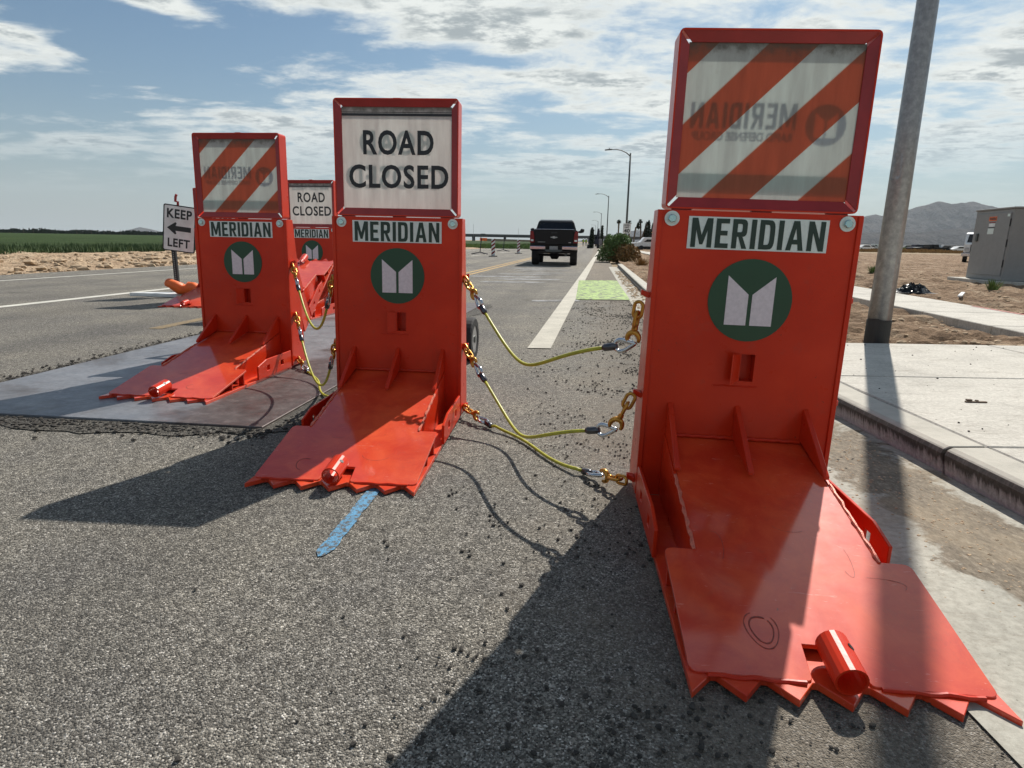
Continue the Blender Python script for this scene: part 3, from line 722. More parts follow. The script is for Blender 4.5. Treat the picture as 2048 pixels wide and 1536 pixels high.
        for k in range(4):
            k2 = (k + 1) % 4; put(rail((cs_o[k], cs_o[k2]), (cs_i[k], cs_i[k2]), 0), 'frame_rail', 'frame_paint', bevel=.001)
        # housing: four walls and rounded corners
        r_ = .016; ring = []
        for (cx_, cz_, a0) in ((fo - r_, z1 - r_, 0), (-fo + r_, z1 - r_, pi / 2), (-fo + r_, z0 + r_, pi), (fo - r_, z0 + r_, 1.5 * pi)):
            for i in range(5): ring.append((cx_ + r_ * cos(a0 + pi / 2 * i / 4), cz_ + r_ * sin(a0 + pi / 2 * i / 4), cos(a0 + pi / 2 * i / 4), sin(a0 + pi / 2 * i / 4)))
        mb = MB(); m = len(ring)
        for (off, y) in ((0.0015, y0 - .001), (0.0015, .098), (-.004, .098), (-.004, y0 - .001)):
            for (a_, c_, nx_, nz_) in ring: mb.v.append(Vector((a_ + nx_ * off, y, c_ + nz_ * off)))
        for q in range(4):
            for j in range(m): mb.f.append((q * m + j, q * m + (j + 1) % m, ((q + 1) % 4) * m + (j + 1) % m, ((q + 1) % 4) * m + j))
        put(mb, 'sign_housing', 'paint')
        put(MB().box(-.02, .02, .03, .05, 1.692, 1.700), 'lifting_lug', 'frame_paint')
        for sx_ in (-.27, 0.01, .27):
            put(MB().box(sx_ - .035, sx_ + .035, .01, .03, 1.0982, 1.1035), 'sign_foot', 'frame_paint')
        fc = put(MB().box(-fi - .001, fi + .001, .0165, .0185, zi0 - .001, zi1 + .001), 'sign_panel', 'face_stripe' if sign == 'stripe' else 'face_white')
        if sign == 'closed':
            put(text_mb('ROAD', .377, .124, .022, .0008, 1.12).map(lambda v: (v.x + .008, v.y + .0155, v.z + 1.477)), 'lettering', 'black_print', fc)
            put(text_mb('CLOSED', .535, .120, .022, .0008, 1.10).map(lambda v: (v.x + .008, v.y + .0155, v.z + 1.306)), 'lettering', 'black_print', fc)
            put(MB().box(-fi, fi, .0140, .0155, 1.608, 1.620), 'printed_border', 'black_print', fc)
            put(MB().box(-fi, fi, .0145, .0155, 1.6245, 1.6275), 'printed_border', 'black_print', fc)
    return root
def ghost_print(root, kind):
    S = .0288
    def put(mb, nm, mat, par): return mb.map(lambda v: (v[0], v[1] + S * v[2], v[2])).build(nm, mat, par)
    bp = None
    yb = .024
    if kind == 'brand':
        bp = put(MB().box(-.29, .29, yb, yb + .0005, 1.165, 1.232), 'rear_print', 'ghost_strip', root)
        put(bold_word('MERIDIAN', .36, .085).map(lambda v: (-v.x - .085, v.y + yb, v.z + 1.425)), 'rear_lettering', 'ghost', root)
        put(text_mb('RAPID DEFENSE GROUP', .345, .030, .03).map(lambda v: (-v.x - .085, v.y + yb, v.z + 1.357)), 'rear_lettering', 'ghost', root)
        zc = 1.40
        ring = MB()
        outer = [(.20 + .068 * cos(2 * pi * j / 32), zc + .068 * sin(2 * pi * j / 32)) for j in range(32)]
        # disc with the two white halves left open
        half = [[(s * .038, .042), (s * .004, .012), (s * .004, -.042), (s * .038, -.042)] for s in (-1, 1)]
        mbd = MB()
        N_ = 40
        for i in range(N_):
            for j in range(N_):
                x0_, x1_ = -.068 + .136 * i / N_, -.068 + .136 * (i + 1) / N_; z0_, z1_ = -.068 + .136 * j / N_, -.068 + .136 * (j + 1) / N_
                cx_, cz_ = (x0_ + x1_) / 2, (z0_ + z1_) / 2
                if cx_ * cx_ + cz_ * cz_ > .068 ** 2: continue
                ax = abs(cx_)
                if .005 < ax < .038 and -.042 < cz_ < .012 + (ax - .004) * .88: continue
                mbd.add([(.195 + x0_, yb, zc + z0_), (.195 + x1_, yb, zc + z0_), (.195 + x1_, yb, zc + z1_), (.195 + x0_, yb, zc + z1_)], [(0, 1, 2, 3)])
        put(mbd, 'rear_emblem', 'ghost', root)
    elif kind == 'closed':
        put(text_mb('ROAD', .377, .124, .022, .0008, 1.12).map(lambda v: (-v.x - .008, v.y + .027, v.z + 1.484)), 'rear_lettering', 'ghost_light', root)
        put(text_mb('CLOSED', .535, .120, .022, .0008, 1.10).map(lambda v: (-v.x - .008, v.y + .027, v.z + 1.310)), 'rear_lettering', 'ghost_light', root)
    elif kind == 'rental':
        put(text_mb('Meridian Rental', .50, .062, .02).map(lambda v: (-v.x, v.y + yb, v.z + 1.60)), 'rear_lettering', 'ghost_light', root)
GB = 'vehicle barriers standing across the road'
b_str = barrier(sign='stripe'); ghost_print(b_str, 'brand')
b_cl = barrier(sign='closed')
b_far = copy_tree(b_cl)
ghost_print(b_cl, 'closed'); ghost_print(b_far, 'rental')
b_left = copy_tree(b_str); b_back = copy_tree(b_cl)
b_plain = barrier(with_sign=False)
for o, (px, py, a, tl), z, lbl in (
    (b_str, (.84316, 2.23783, -.08312, .01885), 0.006, 'largest orange-red steel barrier by the kerb with orange and white striped sign'),
    (b_cl, (-.64081, 3.38278, -.07397, .0062), 0.006, 'middle orange-red barrier with large ROAD CLOSED sign and blue mark in front'),
    (b_left, (-2.02007, 4.64003, -.11374, .0029), 0.0175, 'orange-red barrier with striped sign standing on the steel road plate'),
    (b_far, (-2.66, 8.26, -.16, 0), 0.0175, 'small far barrier with ROAD CLOSED sign seen between two nearer barriers'),
    (b_back, (-4.57, 9.70, -.05, 0), 0.0, 'farthest barrier beside the keep left sign, mostly hidden by the striped one')):
    o.location = (px, py, z); o.rotation_euler = (0, tl, a); tag(o, lbl, 'barrier', GB)
# a fourth one, facing away and tipped up on its trolley behind the left barrier
b_plain.name = 'tipped_barrier'
b_plain.rotation_euler = (radians(-29), 0, pi); b_plain.location = (-2.15, 5.60, .26); b_plain.scale = (.88, .95, .88)
tag(b_plain, 'tipped barrier with raised toothed foot showing behind the striped barrier on the plate', 'barrier')

def ramp_mark(root, cx_, cy_, rx_, ry_, w, frac, seed):
    r = random.Random(seed); P = []
    n = 26
    for i in range(n + 1):
        a = 2 * pi * frac * i / n + seed; q = 1 + .06 * sin(3 * a); y_ = cy_ + ry_ * q * sin(a); x_ = cx_ + rx_ * q * cos(a)
        P.append((x_, y_, .2612 + y_ * .2292))
    mb = MB(); vs = []
    for i, p in enumerate(P):
        ww = w * (.35 + .9 * abs(fb(i * .35, seed))); d = Vector(P[min(i + 1, n)]) - Vector(P[max(i - 1, 0)]); nn = Vector((d.y, -d.x, 0)).normalized() * ww
        nn.z = nn.y * .2292
        vs += [Vector(p) - nn, Vector(p) + nn]
    mb.add(vs, [(2 * i, 2 * i + 1, 2 * i + 3, 2 * i + 2) for i in range(n)])
    mb.map(lambda v: (v[0], v[1] + .0288 * max(0, v[2]), v[2] + .0006)).build('scuff_mark', 'scuff', root)
for root, lst in ((b_str, ((-.14, -.90, .028, .040, .0035, .96, 1), (-.14, -.90, .040, .055, .002, .8, 2), (.05, -.50, .05, .02, .0010, .4, 3), (.16, -.62, .02, .07, .0010, .45, 4), (-.19, -.60, .02, .06, .0010, .5, 5), (.20, -.72, .09, .03, .0009, .3, 6))),
                  (b_cl, ((-.17, -.93, .03, .04, .003, .6, 1), (.12, -.85, .06, .03, .0012, .5, 3), (-.10, -.70, .04, .015, .0014, .3, 4))),
                  (b_left, ((.14, -.90, .05, .03, .002, .5, 2), (-.05, -.72, .03, .01, .002, .5, 4)))):
    for m_ in lst: ramp_mark(root, *m_)
# trolley with wheels behind the middle barrier
def wheel(mbp, par, x_, y_, r, w):
    t = MB(); n = 28; prof = [(-w / 2, r * .62), (-w / 2, r * .93), (-w * .36, r), (w * .36, r), (w / 2, r * .93), (w / 2, r * .62)]
    for j in range(n):
        a = 2 * pi * j / n
        for (dx, rr) in prof: t.v.append(Vector((x_ + dx, y_ + rr * cos(a), r + rr * sin(a))))
    m = len(prof)
    for j in range(n):
        for q in range(m): t.f.append((j * m + q, j * m + (q + 1) % m, ((j + 1) % n) * m + (q + 1) % m, ((j + 1) % n) * m + q))
    ty = t.build('tyre', 'rubber', par, sm=False)
    rm = MB(); rm.tube([(x_ - w * .42, y_, r), (x_ + w * .42, y_, r)], [r * .62, r * .62], 24); rm.build('rim', 'rim', ty)
    MB().tube([(x_ - w * .52, y_, r), (x_ + w * .52, y_, r)], r * .16, 12).build('hub', 'galv_dark', ty)
tr = empty('barrier_trolley', (-.60, 5.15, 0), (0, 0, -.13), 'two-wheeled barrier trolley whose black tyre shows behind the middle barrier', 'trolley')
for s in (-1, 1): wheel(None, tr, s * .25, 0, .183, .075)
MB().tube([(-.2, 0, .183), (.2, 0, .183)], .018, 10).build('axle', 'galv_dark', tr)
for s in (-1, 1): MB().box(s * .12 - .02, s * .12 + .02, -.02, .02, .18, .95).build('upright', 'paint', tr)
MB().box(-.14, .14, -.02, .02, .9505, .99).build('cross_bar', 'paint', tr)
tr2 = copy_tree(tr); tr2.location = (-2.36, 5.70, .017); tr2['label'] = 'two-wheeled trolley hidden behind the striped barrier on the steel plate'

# ------------------------------------------------------------------ tethers: cable, sleeves, thimbles, hooks, chain links
def torus_link(c, u, v, L_, W_, r, n=22):
    """oval ring centred c, long axis u, short axis v"""
    P = []
    for i in range(n):
        a = 2 * pi * i / n; ca, sa = cos(a), sin(a)
        P.append(c + u * (L_ / 2 - W_ / 2) * (1 if ca > 0 else -1) * (1 if abs(ca) > .05 else 0) + u * W_ / 2 * ca + v * W_ / 2 * sa)
    return MB().tube(P, r, 7, closed=True)
def teardrop(c, u, v, L_, W_, r, n=24):
    P = []
    for i in range(n):
        a = 2 * pi * i / n
        P.append(c + u * (L_ / 2) * cos(a) + v * (W_ / 2) * sin(a) * (0.55 - .45 * cos(a)) * 1.15)
    return MB().tube(P, r, 7, closed=True)
def tether(A, Bp, sag, label, low=False, group='yellow cable tethers linking the barriers', extra=None, hang=None):
    A, Bp = Vector(A), Vector(Bp)
    root = empty('cable_tether', A, label=label, cat='cable', group=group)
    o_ = A
    n = 40
    def curve(t):
        p = A.lerp(Bp, t); s = sag * 4 * t * (1 - t)
        if low:
            k = min(1, min(t, 1 - t) / .16); z = (A.z if t < .5 else Bp.z) * (1 - k) + .016 * k
            p.z = z; p.x += .02 * sin(t * 9)
            return p
        p.z -= s; return p
    if extra: curve_ = extra
    else: curve_ = curve
    t0, t1 = .17, .83
    Ltot = (Bp - A).length
    # key distances from each end: links 0-.11, hook .11-.2, thimble .2-.28, sleeve .28-.34
    def end(tip, inner, sgn, hang=None):
        d = (inner - tip).normalized() if hang is None else Vector(hang).normalized(); side = d.cross(Vector((0, 0, 1)));
        if side.length < .1: side = Vector((1, 0, 0))
        side.normalize(); upv = side.cross(d).normalized()
        loc = lambda q: tip + d * q - o_
        for k_, (q, sd) in enumerate(((.028, upv), (.066, side))):
            torus_link(loc(q), d, sd, .062, .034, .0068).build('chain_link', 'gold', root, sm=True)
        hk = MB(); P = []
        # clevis hook: shank then a hook bowl
        hk.tube([loc(.088), loc(.100), loc(.112)], [.010, .013, .010], 8)
        for i in range(12):
            a = -1.9 + i * 4.2 / 11; P.append(loc(.140) + d * .026 * -cos(a) + upv * .024 * sin(a))
        hk.tube(P, [.0065 + .005 * sin(pi * i / 11) for i in range(12)], 8)
        hk.build('clevis_hook', 'gold', root, sm=True)
        if hang is not None:
            q0 = tip + d * .160; d = (inner - q0).normalized(); side = d.cross(Vector((0, 0, 1))).normalized(); upv = side.cross(d).normalized()
            tip = q0 - d * .160; loc = lambda q: tip + d * q - o_
        teardrop(loc(.190), -d, upv if not low else side, .084, .058, .0085).build('thimble', 'chrome', root, sm=True)
        MB().tube([loc(.222), loc(.232), loc(.275), loc(.285)], [.010, .0155, .0155, .011], 10).build('swaged_sleeve', 'sleeve', root, sm=True)
        return tip + d * .28
    ia = curve_(.22); ib = curve_(.78)
    if not low and not extra:
        ia = curve_(.16); ia.z = A.z + (ia.z - A.z) * .82; ib = curve_(.84)
    ca = end(A, ia, 1)
    if hang is not None:
        ib = Bp + Vector(hang).normalized() * .16 + Vector((-.10, .07, -.028))
    cb = end(Bp, ib, -1, hang)
    da = (ia - A).normalized(); db = (ib - Bp).normalized() if hang is None else Vector((-.10, .07, -.028)).normalized()
    # cable: bezier-like between sleeve ends
    k = (cb - ca).length
    if low:
        pts = [ca]; N_ = 24
        for i in range(1, N_):
            t = i / N_; p = ca.lerp(cb, t); h = sin(pi * t); p.z = max(.0145, p.z * (1 - h) ** 3 + .0145); p += Vector((0.02 * sin(6 * t), .02 * sin(5 * t), 0)); pts.append(p)
        pts.append(cb)
    else:
        c1 = ca + da * k * (.42 if hang is None else .58); c2 = cb + db * k * (.42 if hang is None else .42); pts = []
        for i in range(29):
            t = i / 28; pts.append(ca * (1 - t) ** 3 + c1 * 3 * t * (1 - t) ** 2 + c2 * 3 * t * t * (1 - t) + cb * t ** 3)
    MB().tube([p - o_ for p in pts], .0078, 10).build('cable', 'cable', root, sm=True)
    return root
Mx, My = -.64081 + .355 + .012, 3.38278 - .03 + .06
tether((Mx + .002, My, .79), (.47, 2.31, .775), .36, 'top yellow cable between the middle barrier and the largest barrier', hang=(-.015, .01, -.15))
tether((Mx, My, .415), (.465, 2.31, .42), .33, 'second yellow cable, sagging low between the middle and largest barriers', hang=(-.055, .015, -.13))
tether((Mx, My - .02, .065), (.46, 2.30, .07), 0, 'lowest yellow cable lying on the asphalt between the middle and largest barriers', low=True)
Lx, Ly = -2.02 + .36 + .012, 4.64 + .02
Nx, Ny = -.64 - .365, 3.38 + .09
tether((Lx, Ly, .79), (Nx, Ny, .78), .38, 'top yellow cable behind the left edge of the middle barrier')
tether((Lx, Ly, .43), (Nx, Ny, .42), .40, 'second yellow cable hanging between the plate barrier and middle barrier')
tether((Lx, Ly, .085), (Nx, Ny, .08), 0, 'lowest yellow cable lying on the steel plate beside the middle barrier', low=True)

# ------------------------------------------------------------------ keep left sign
kl = empty('keep_left_sign', (-5.70, 10.5, 0), label='leaning white keep left sign with black arrow on a perforated post', cat='sign')
MB().box(-.032, .032, .012, .07, 0, 1.42).build('post', 'black', kl, bevel=.003)
mb = MB()
for k in range(40): mb.box(-.007, .007, .008, .0118, .10 + k * .0165 * 2, .10 + k * .0165 * 2 + .012)
o = mb.build('post_holes', 'rim', kl); o['kind'] = 'stuff'
def rrect(w, h, r, n=4):
    P = []
    for cx_, cz_, a0 in ((w - r, h - r, 0), (-w + r, h - r, pi / 2), (-w + r, -h + r, pi), (w - r, -h + r, 1.5 * pi)):
        for i in range(n + 1): P.append((cx_ + r * cos(a0 + pi / 2 * i / n), cz_ + r * sin(a0 + pi / 2 * i / n)))
    return P
def klmap(v): # the board twists on its post: its right side sits lower
    return (.15 + v[0] * .991 + v[2] * .131, v[1] + v[0] * .15, 1.09 - v[0] * .131 + v[2] * .991)
kb = MB().prism([(a, -.004, b) for a, b in rrect(.247, .375, .03)], (0, .008, 0)).map(klmap).build('sign_board', 'black', kl)
f1 = MB().prism([(a, -.0055, b) for a, b in rrect(.229, .357, .02)], (0, .001, 0)).map(klmap).build('sign_face', 'white_paint', kb)
def sgn(s, w, h, x_, z_): text_mb(s, w, h, .03, .001, 1.1).map(lambda v: klmap((v.x + x_, v.y - .0062, v.z + z_))).build('lettering', 'black_print', kb)
sgn('KEEP', .38, .15, 0, .235); sgn('LEFT', .34, .14, 0, -.235)
MB().prism([(a, -.0062, b) for a, b in ((-.185, 0), (-.06, .10), (-.04, .085), (-.055, .04), (.18, .04), (.18, -.04), (-.055, -.04), (-.04, -.085), (-.06, -.10))], (0, -.001, 0)).map(klmap).build('arrow', 'black_print', kb)
MB().tube([(.15, .03, 1.47), (.16, .02, 1.52), (.12, .02, 1.53), (.13, .02, 1.60), (.15, .02, 1.64)], .02, 8).build('warning_clip', 'frame_paint', kl)
MB().box(-.25, .25, -.22, .25, .0, .03).build('base_foot', 'black', kl)
# orange sandbag-like bundle at its foot
random.seed(21)
mb = MB(); P = []
for i in range(9):
    P.append((-5.70 + .62 * i / 8, 10.18 - .05 * sin(i), .20 + .04 * sin(i * 1.3) - .012 * i))
mb.tube(P, [.03, .085, .095, .10, .085, .095, .08, .05, .02], 9)
mb.map(lambda v: v + Vector((fb(v.x * 9, v.y * 9, v.z * 9), fb(v.x * 9, v.y * 9, v.z * 9 + 4), fb(v.x * 8, v.y * 9, v.z * 9 + 8))) * .018)
o = mb.build('rolled_flag', 'plastic_or', sm=True); tag(o, 'crumpled orange bundle at the foot of the keep left sign', 'bundle')
mb = MB().prism([(-6.35, 10.25, .0), (-5.5, 10.1, .0), (-5.3, 10.55, .0), (-6.1, 10.42, .0)], (0, 0, .05)); o = mb.build('sign_base_plate', 'white_paint'); tag(o, 'pale flat base plate lying under the keep left sign', 'base plate')

# ------------------------------------------------------------------ light poles
def near_pole():
    r = empty('light_pole', (3.41, 5.74, .06), label='near galvanised light pole with a black wrapped foot beside the concrete slab', cat='light pole')
    MB().tube([(0, 0, 0), (0, 0, 2), (0, 0, 5), (0, 0, 9.2)], [.101, .088, .070, .050], 32).build('pole_shaft', 'galv', r, sm=True)
    mb = MB().tube([(0, 0, -.02), (0, 0, .27)], [.1045, .1040], 32)
    for i, v in enumerate(mb.v):
        if v.z > .2: v.z += .002 * sin(i * .9) + (.012 if 18 < i % 32 < 25 else 0)
    mb.build('black_wrap', 'black_wrap', r)
    # handhole cover facing the camera side
    a0 = atan2(-5.74, -3.39) - .55
    P = [(rx, rz2) for rx, rz2 in rrect(.045, .11, .03)]
    vs = []
    for rr in (.0905, .0930):
        for (u_, w_) in P:
            a = a0 + u_ / .091; vs.append((rr * cos(a), rr * sin(a), 1.62 + w_))
    n = len(P)
    MB().add(vs, [tuple(range(n, 2 * n))] + [(i, (i + 1) % n, n + (i + 1) % n, n + i) for i in range(n)]).build('handhole_cover', 'galv', r)
    # arm and head
    MB().tube([(0, 0, 9.0), (-.9, -.1, 9.35), (-1.9, -.2, 9.45)], [.035, .03, .028], 10).build('lamp_arm', 'galv_dark', r, sm=True)
    MB().box(-2.5, -1.85, -.32, -.08, 9.40, 9.50).build('lamp_head', 'galv_dark', r, bevel=.03)
near_pole()
def far_pole():
    r = empty('street_lamp')
    MB().tube([(0, 0, 0), (0, 0, 4), (0, 0, 8.6)], [.11, .09, .07], 12).build('pole_shaft', 'galv_dark', r, sm=True)
    MB().tube([(0, 0, 8.35), (-.35, 0, 8.62), (-.8, 0, 8.82), (-1.3, 0, 8.9), (-1.7, 0, 8.88)], [.05, .045, .04, .035, .03], 8).build('lamp_arm', 'galv_dark', r, sm=True)
    MB().prism([(-1.62, -.12, 8.84), (-2.25, -.10, 8.78), (-2.25, .10, 8.78), (-1.62, .12, 8.84)], (0, 0, .09)).build('lamp_head', 'galv_dark', r, bevel=.02)
    MB().box(-1.9, -1.82, -.04, .04, 8.9, 8.98).build('photocell', 'galv_dark', r)
    return r
fp = far_pole()
for i, (px, py, lb) in enumerate(((10.0, 57, 'nearest of the row of street lamps, rising behind the bush'), (15.7, 108, 'second street lamp beyond the bush, about half as tall in view'),
                              (23.3, 172, 'third street lamp in the receding row'), (31.1, 238, 'fourth street lamp in the receding row'), (38.2, 300, 'fifth and faintest street lamp at the end of the row'))):
    o = fp if i == 0 else copy_tree(fp); o.location = (px, py, 0); tag(o, lb, 'street lamp', 'street lamps along the right side of the road')

# 40 sign
sp = empty('speed_limit_sign', (8.82, 50, 0), (0, 0, -.1), 'small white speed limit 40 sign in front of the first street lamp', 'sign')
MB().box(-.04, .04, .01, .08, 0, 1.75).build('post', 'galv', sp)
sb = MB().prism([(a, -.004, b + 2.08) for a, b in rrect(.305, .38, .04)], (0, .008, 0)).build('sign_board', 'white_paint', sp)
for s, w, h, z in (('SPEED', .42, .11, 2.33), ('LIMIT', .36, .10, 2.17), ('40', .46, .30, 1.90)):
    text_mb(s, w, h, .03, .002).map(lambda v: (v.x, v.y - .005, v.z + z)).build('lettering', 'black_print', sb)

# ------------------------------------------------------------------ cabinet
cb = empty('utility_cabinet', (13.4, 17.2, .0), (0, 0, -.172), 'grey utility cabinet with a labelled door on a concrete pad', 'cabinet')
# local: door face is the x=0 side, runs along +y
MB().box(-.32, 2.3, -.32, 2.25, -.05, .13).build('concrete_pad', 'slab', cb, bevel=.01)
MB().box(0, 1.9, 0, 1.86, .13, 2.06).build('housing', 'cabinet', cb, bevel=.015)
MB().prism([(-.03, -.03, 2.061), (1.93, -.03, 2.061), (1.93, 1.89, 2.061), (-.03, 1.89, 2.061)], (0, 0, .05)).build('roof', 'cabinet', cb, bevel=.01)
dr = MB().box(-.022, -.001, .09, 1.74, .27, 1.97).build('door', 'cabinet', cb, bevel=.006)
MB().box(-.06, -.023, 1.50, 1.60, 1.20, 1.42).build('handle', 'galv_dark', dr, bevel=.008)
for z in (.6, 1.15, 1.7): MB().tube([(-.014, .075, z - .10), (-.014, .075, z + .10)], .014, 8).build('hinge', 'black', dr)
def lab(y0, y1, z0, z1, m, nm='warning_label'): return MB().box(-.0255, -.0228, y0, y1, z0, z1).build(nm, m, dr)
lab(.72, 1.10, 1.76, 1.88, 'plastic_or'); lab(.76, 1.06, 1.70, 1.735, 'tail_red'); lab(.76, 1.06, 1.60, 1.695, 'white_paint'); lab(.76, 1.06, 1.565, 1.595, 'black_print'); lab(.78, 1.08, 1.40, 1.56, 'label_white'); lab(.13, .24, 1.86, 1.93, 'label_white')
text_mb('WARNING', .34, .08, .03, .001).map(lambda v: (-.0262 + v.y, .91 - v.x, v.z + 1.82)).build('lettering', 'black_print', dr)
MB().tube([(.5, .5, 2.11), (.55, .5, 2.18), (.65, .5, 2.18), (.7, .5, 2.11)], .02, 6).build('lifting_eye', 'galv_dark', cb)
# utility lid by the pole, litter
o = MB().box(2.9, 3.40, 6.35, 6.95, .0, .175).build('utility_vault', 'slab', bevel=.012); tag(o, 'low concrete utility box in the dirt left of the light pole', 'utility box')
random.seed(14)
mb = MB(); nn_ = 22
for j in range(nn_):
    for i in range(nn_):
        u, v = i / (nn_ - 1) - .5, j / (nn_ - 1) - .5; k = max(0, 1 - (u * u + v * v) * 4)
        mb.v.append(Vector((8.15 + u * .75, 12.75 + v * .55, .10 + .20 * k * abs(fb(u * 6, v * 6, 2)) + .10 * k)))
for j in range(nn_ - 1):
    for i in range(nn_ - 1): mb.f.append((j * nn_ + i, j * nn_ + i + 1, (j + 1) * nn_ + i + 1, (j + 1) * nn_ + i))
o = mb.build('plastic_rag', 'gloss_black'); tag(o, 'crumpled black plastic lying at the far edge of the footpath', 'litter')
o = MB().prism([(8.35, 11.7, .10), (8.42, 11.68, .10), (8.95, 12.35, .12), (8.90, 12.38, .12)], (0, 0, .03)).build('wood_offcut', 'white_paint'); tag(o, 'pale wood offcut in the dirt beside the black plastic', 'wood')
mb = MB(); random.seed(8)
mb.box(2.60, 2.72, 3.42, 3.435, .1325, .140); mb.box(2.61, 2.64, 3.43, 3.445, .1405, .149); mb.box(2.66, 2.675, 3.428, 3.440, .1405, .146)
o = mb.build('twig', 'bark'); tag(o, 'small dark twig lying on the pale concrete slab', 'twig')

# ------------------------------------------------------------------ pickup truck
tk = empty('pickup_truck', (1.62, 26.0, 0), (0, 0, -.10), 'black pickup truck seen from behind, stopped in the right lane', 'truck')
def side_prism(prof, x0, x1, y_off=0): return MB().prism([(x0, y_, z_) for y_, z_ in prof], (x1 - x0, 0, 0))
lower = [(.02, .60), (0, 1.0), (.03, 1.44), (2.0, 1.46), (2.05, 1.30), (4.0, 1.30), (5.55, 1.22), (5.75, 1.0), (5.75, .55), (4.95, .50), (4.9, .9), (4.7, 1.05), (4.35, 1.05), (4.1, .9), (4.05, .50), (1.75, .50), (1.7, .9), (1.5, 1.05), (1.1, 1.05), (.85, .9), (.8, .60)]
side_prism(lower, -.98, .98).build('body', 'gloss_black', tk, bevel=.05)
mb = MB(); cabp = [(2.02, 1.30), (2.18, 1.86), (2.45, 1.93), (3.55, 1.92), (4.25, 1.30)]
n = len(cabp); inset = [.0, .17, .22, .22, .05]
for s in (-1, 1):
    for (y_, z_), q in zip(cabp, inset): mb.v.append(Vector((s * (.95 - q), y_, z_)))
mb.f = [tuple(range(n)), tuple(range(n, 2 * n))[::-1]] + [(i, (i + 1) % n, n + (i + 1) % n, n + i) for i in range(n)]
cabin = mb.build('cab', 'gloss_black', tk, bevel=.05)
mb = MB(); mb.add([(-.78, 2.045, 1.47), (.78, 2.045, 1.47), (.68, 2.155, 1.80), (-.68, 2.155, 1.80), (-.78, 2.035, 1.47), (.78, 2.035, 1.47), (.68, 2.145, 1.80), (-.68, 2.145, 1.80)], [(0, 1, 2, 3), (4, 7, 6, 5), (0, 4, 5, 1), (1, 5, 6, 2), (2, 6, 7, 3), (3, 7, 4, 0)])
mb.build('rear_window', 'glass_dark', cabin)
tg = MB().box(-.80, .80, -.035, .015, .86, 1.46).build('tailgate', 'gloss_black', tk, bevel=.02)
MB().box(-.82, .82, -.05, .03, 1.4605, 1.485).build('tailgate_cap', 'chrome', tg, bevel=.008)
MB().box(-.12, .12, -.05, -.036, 1.31, 1.37).build('tailgate_handle', 'black', tg, bevel=.005)
MB().prism([(a, -.037, 1.155 + b) for a, b in ((-.13, -.02), (-.05, -.02), (-.04, -.045), (.05, -.045), (.06, -.02), (.14, -.02), (.13, .02), (.05, .02), (.04, .045), (-.05, .045), (-.06, .02), (-.14, .02))], (0, -.008, 0)).build('emblem', 'rim', tg)
MB().box(-.66, -.36, -.040, -.0355, .955, .968).build('badge', 'rim', tg); MB().box(.60, .70, -.040, -.0355, .94, .965).build('badge', 'rim', tg)
for s in (-1, 1):
    tlq = MB().prism([(s * .80, -.03, .93), (s * .985, -.015, .93), (s * .985, -.02, 1.40), (s * .86, -.03, 1.40), (s * .81, -.03, 1.2)], (0, .10, 0)).build('tail_light', 'tail_red', tk, bevel=.01)
    MB().box(min(s * .84, s * .95), max(s * .84, s * .95), -.034, -.0305, .99, 1.06).build('reverse_lamp', 'white_paint', tlq)
    MB().prism([(s * .98, 3.9, 1.40), (s * 1.10, 3.9, 1.38), (s * 1.24, 3.88, 1.42), (s * 1.27, 3.88, 1.56), (s * 1.12, 3.88, 1.60), (s * 1.06, 3.9, 1.50), (s * .95, 3.9, 1.46)], (0, .10, 0)).build('wing_mirror', 'black', tk, bevel=.02)
MB().box(-.98, -.34, -.16, .04, .66, .80).build('rear_bumper', 'chrome', tk, bevel=.02); MB().box(.34, .98, -.16, .04, .66, .80).build('rear_bumper', 'chrome', tk, bevel=.02)
MB().prism([(-.38, -.16, .66), (-.30, -.16, .58), (.30, -.16, .58), (.38, -.16, .66)], (0, .15, 0)).build('bumper_step', 'galv_dark', tk)
MB().box(-.17, .17, -.11, -.10, .665, .80).build('number_plate', 'galv', tk)
MB().box(-.70, .70, .3, .45, .50, .60).build('rear_crossmember', 'black', tk)
ax = MB(); ax.tube([(-.7, 1.28, .42), (-.2, 1.28, .42), (-.12, 1.28, .40), (.12, 1.28, .40), (.2, 1.28, .42), (.7, 1.28, .42)], [.05, .06, .16, .16, .06, .05], 14); ax.build('rear_axle', 'black', tk)
MB().tube([(.5, .0, .44), (.5, .9, .46)], .045, 10).build('exhaust_pipe', 'galv_dark', tk)
for (y_) in (1.30, 4.52):
    for s in (-1, 1):
        t = MB(); nq = 26; r = .42; w = .30; prof = [(-w / 2, r * .6), (-w / 2, r * .94), (-w * .38, r), (w * .38, r), (w / 2, r * .94), (w / 2, r * .6)]
        for j in range(nq):
            a = 2 * pi * j / nq
            for dx, rr in prof: t.v.append(Vector((s * .82 + dx, y_ + rr * cos(a), r + rr * sin(a))))
        m = len(prof)
        for j in range(nq):
            for q in range(m): t.f.append((j * m + q, j * m + (q + 1) % m, ((j + 1) % nq) * m + (q + 1) % m, ((j + 1) % nq) * m + q))
        wh = t.build('wheel', 'rubber', tk); MB().tube([(s * .82 - w * .4, y_, r), (s * .82 + w * .4, y_, r)], r * .6, 20).build('rim', 'rim', wh)
# a lower valance so that daylight shows only between the rear tyres
MB().box(-.62, .62, .06, .12, .56, .66).build('valance', 'black', tk)

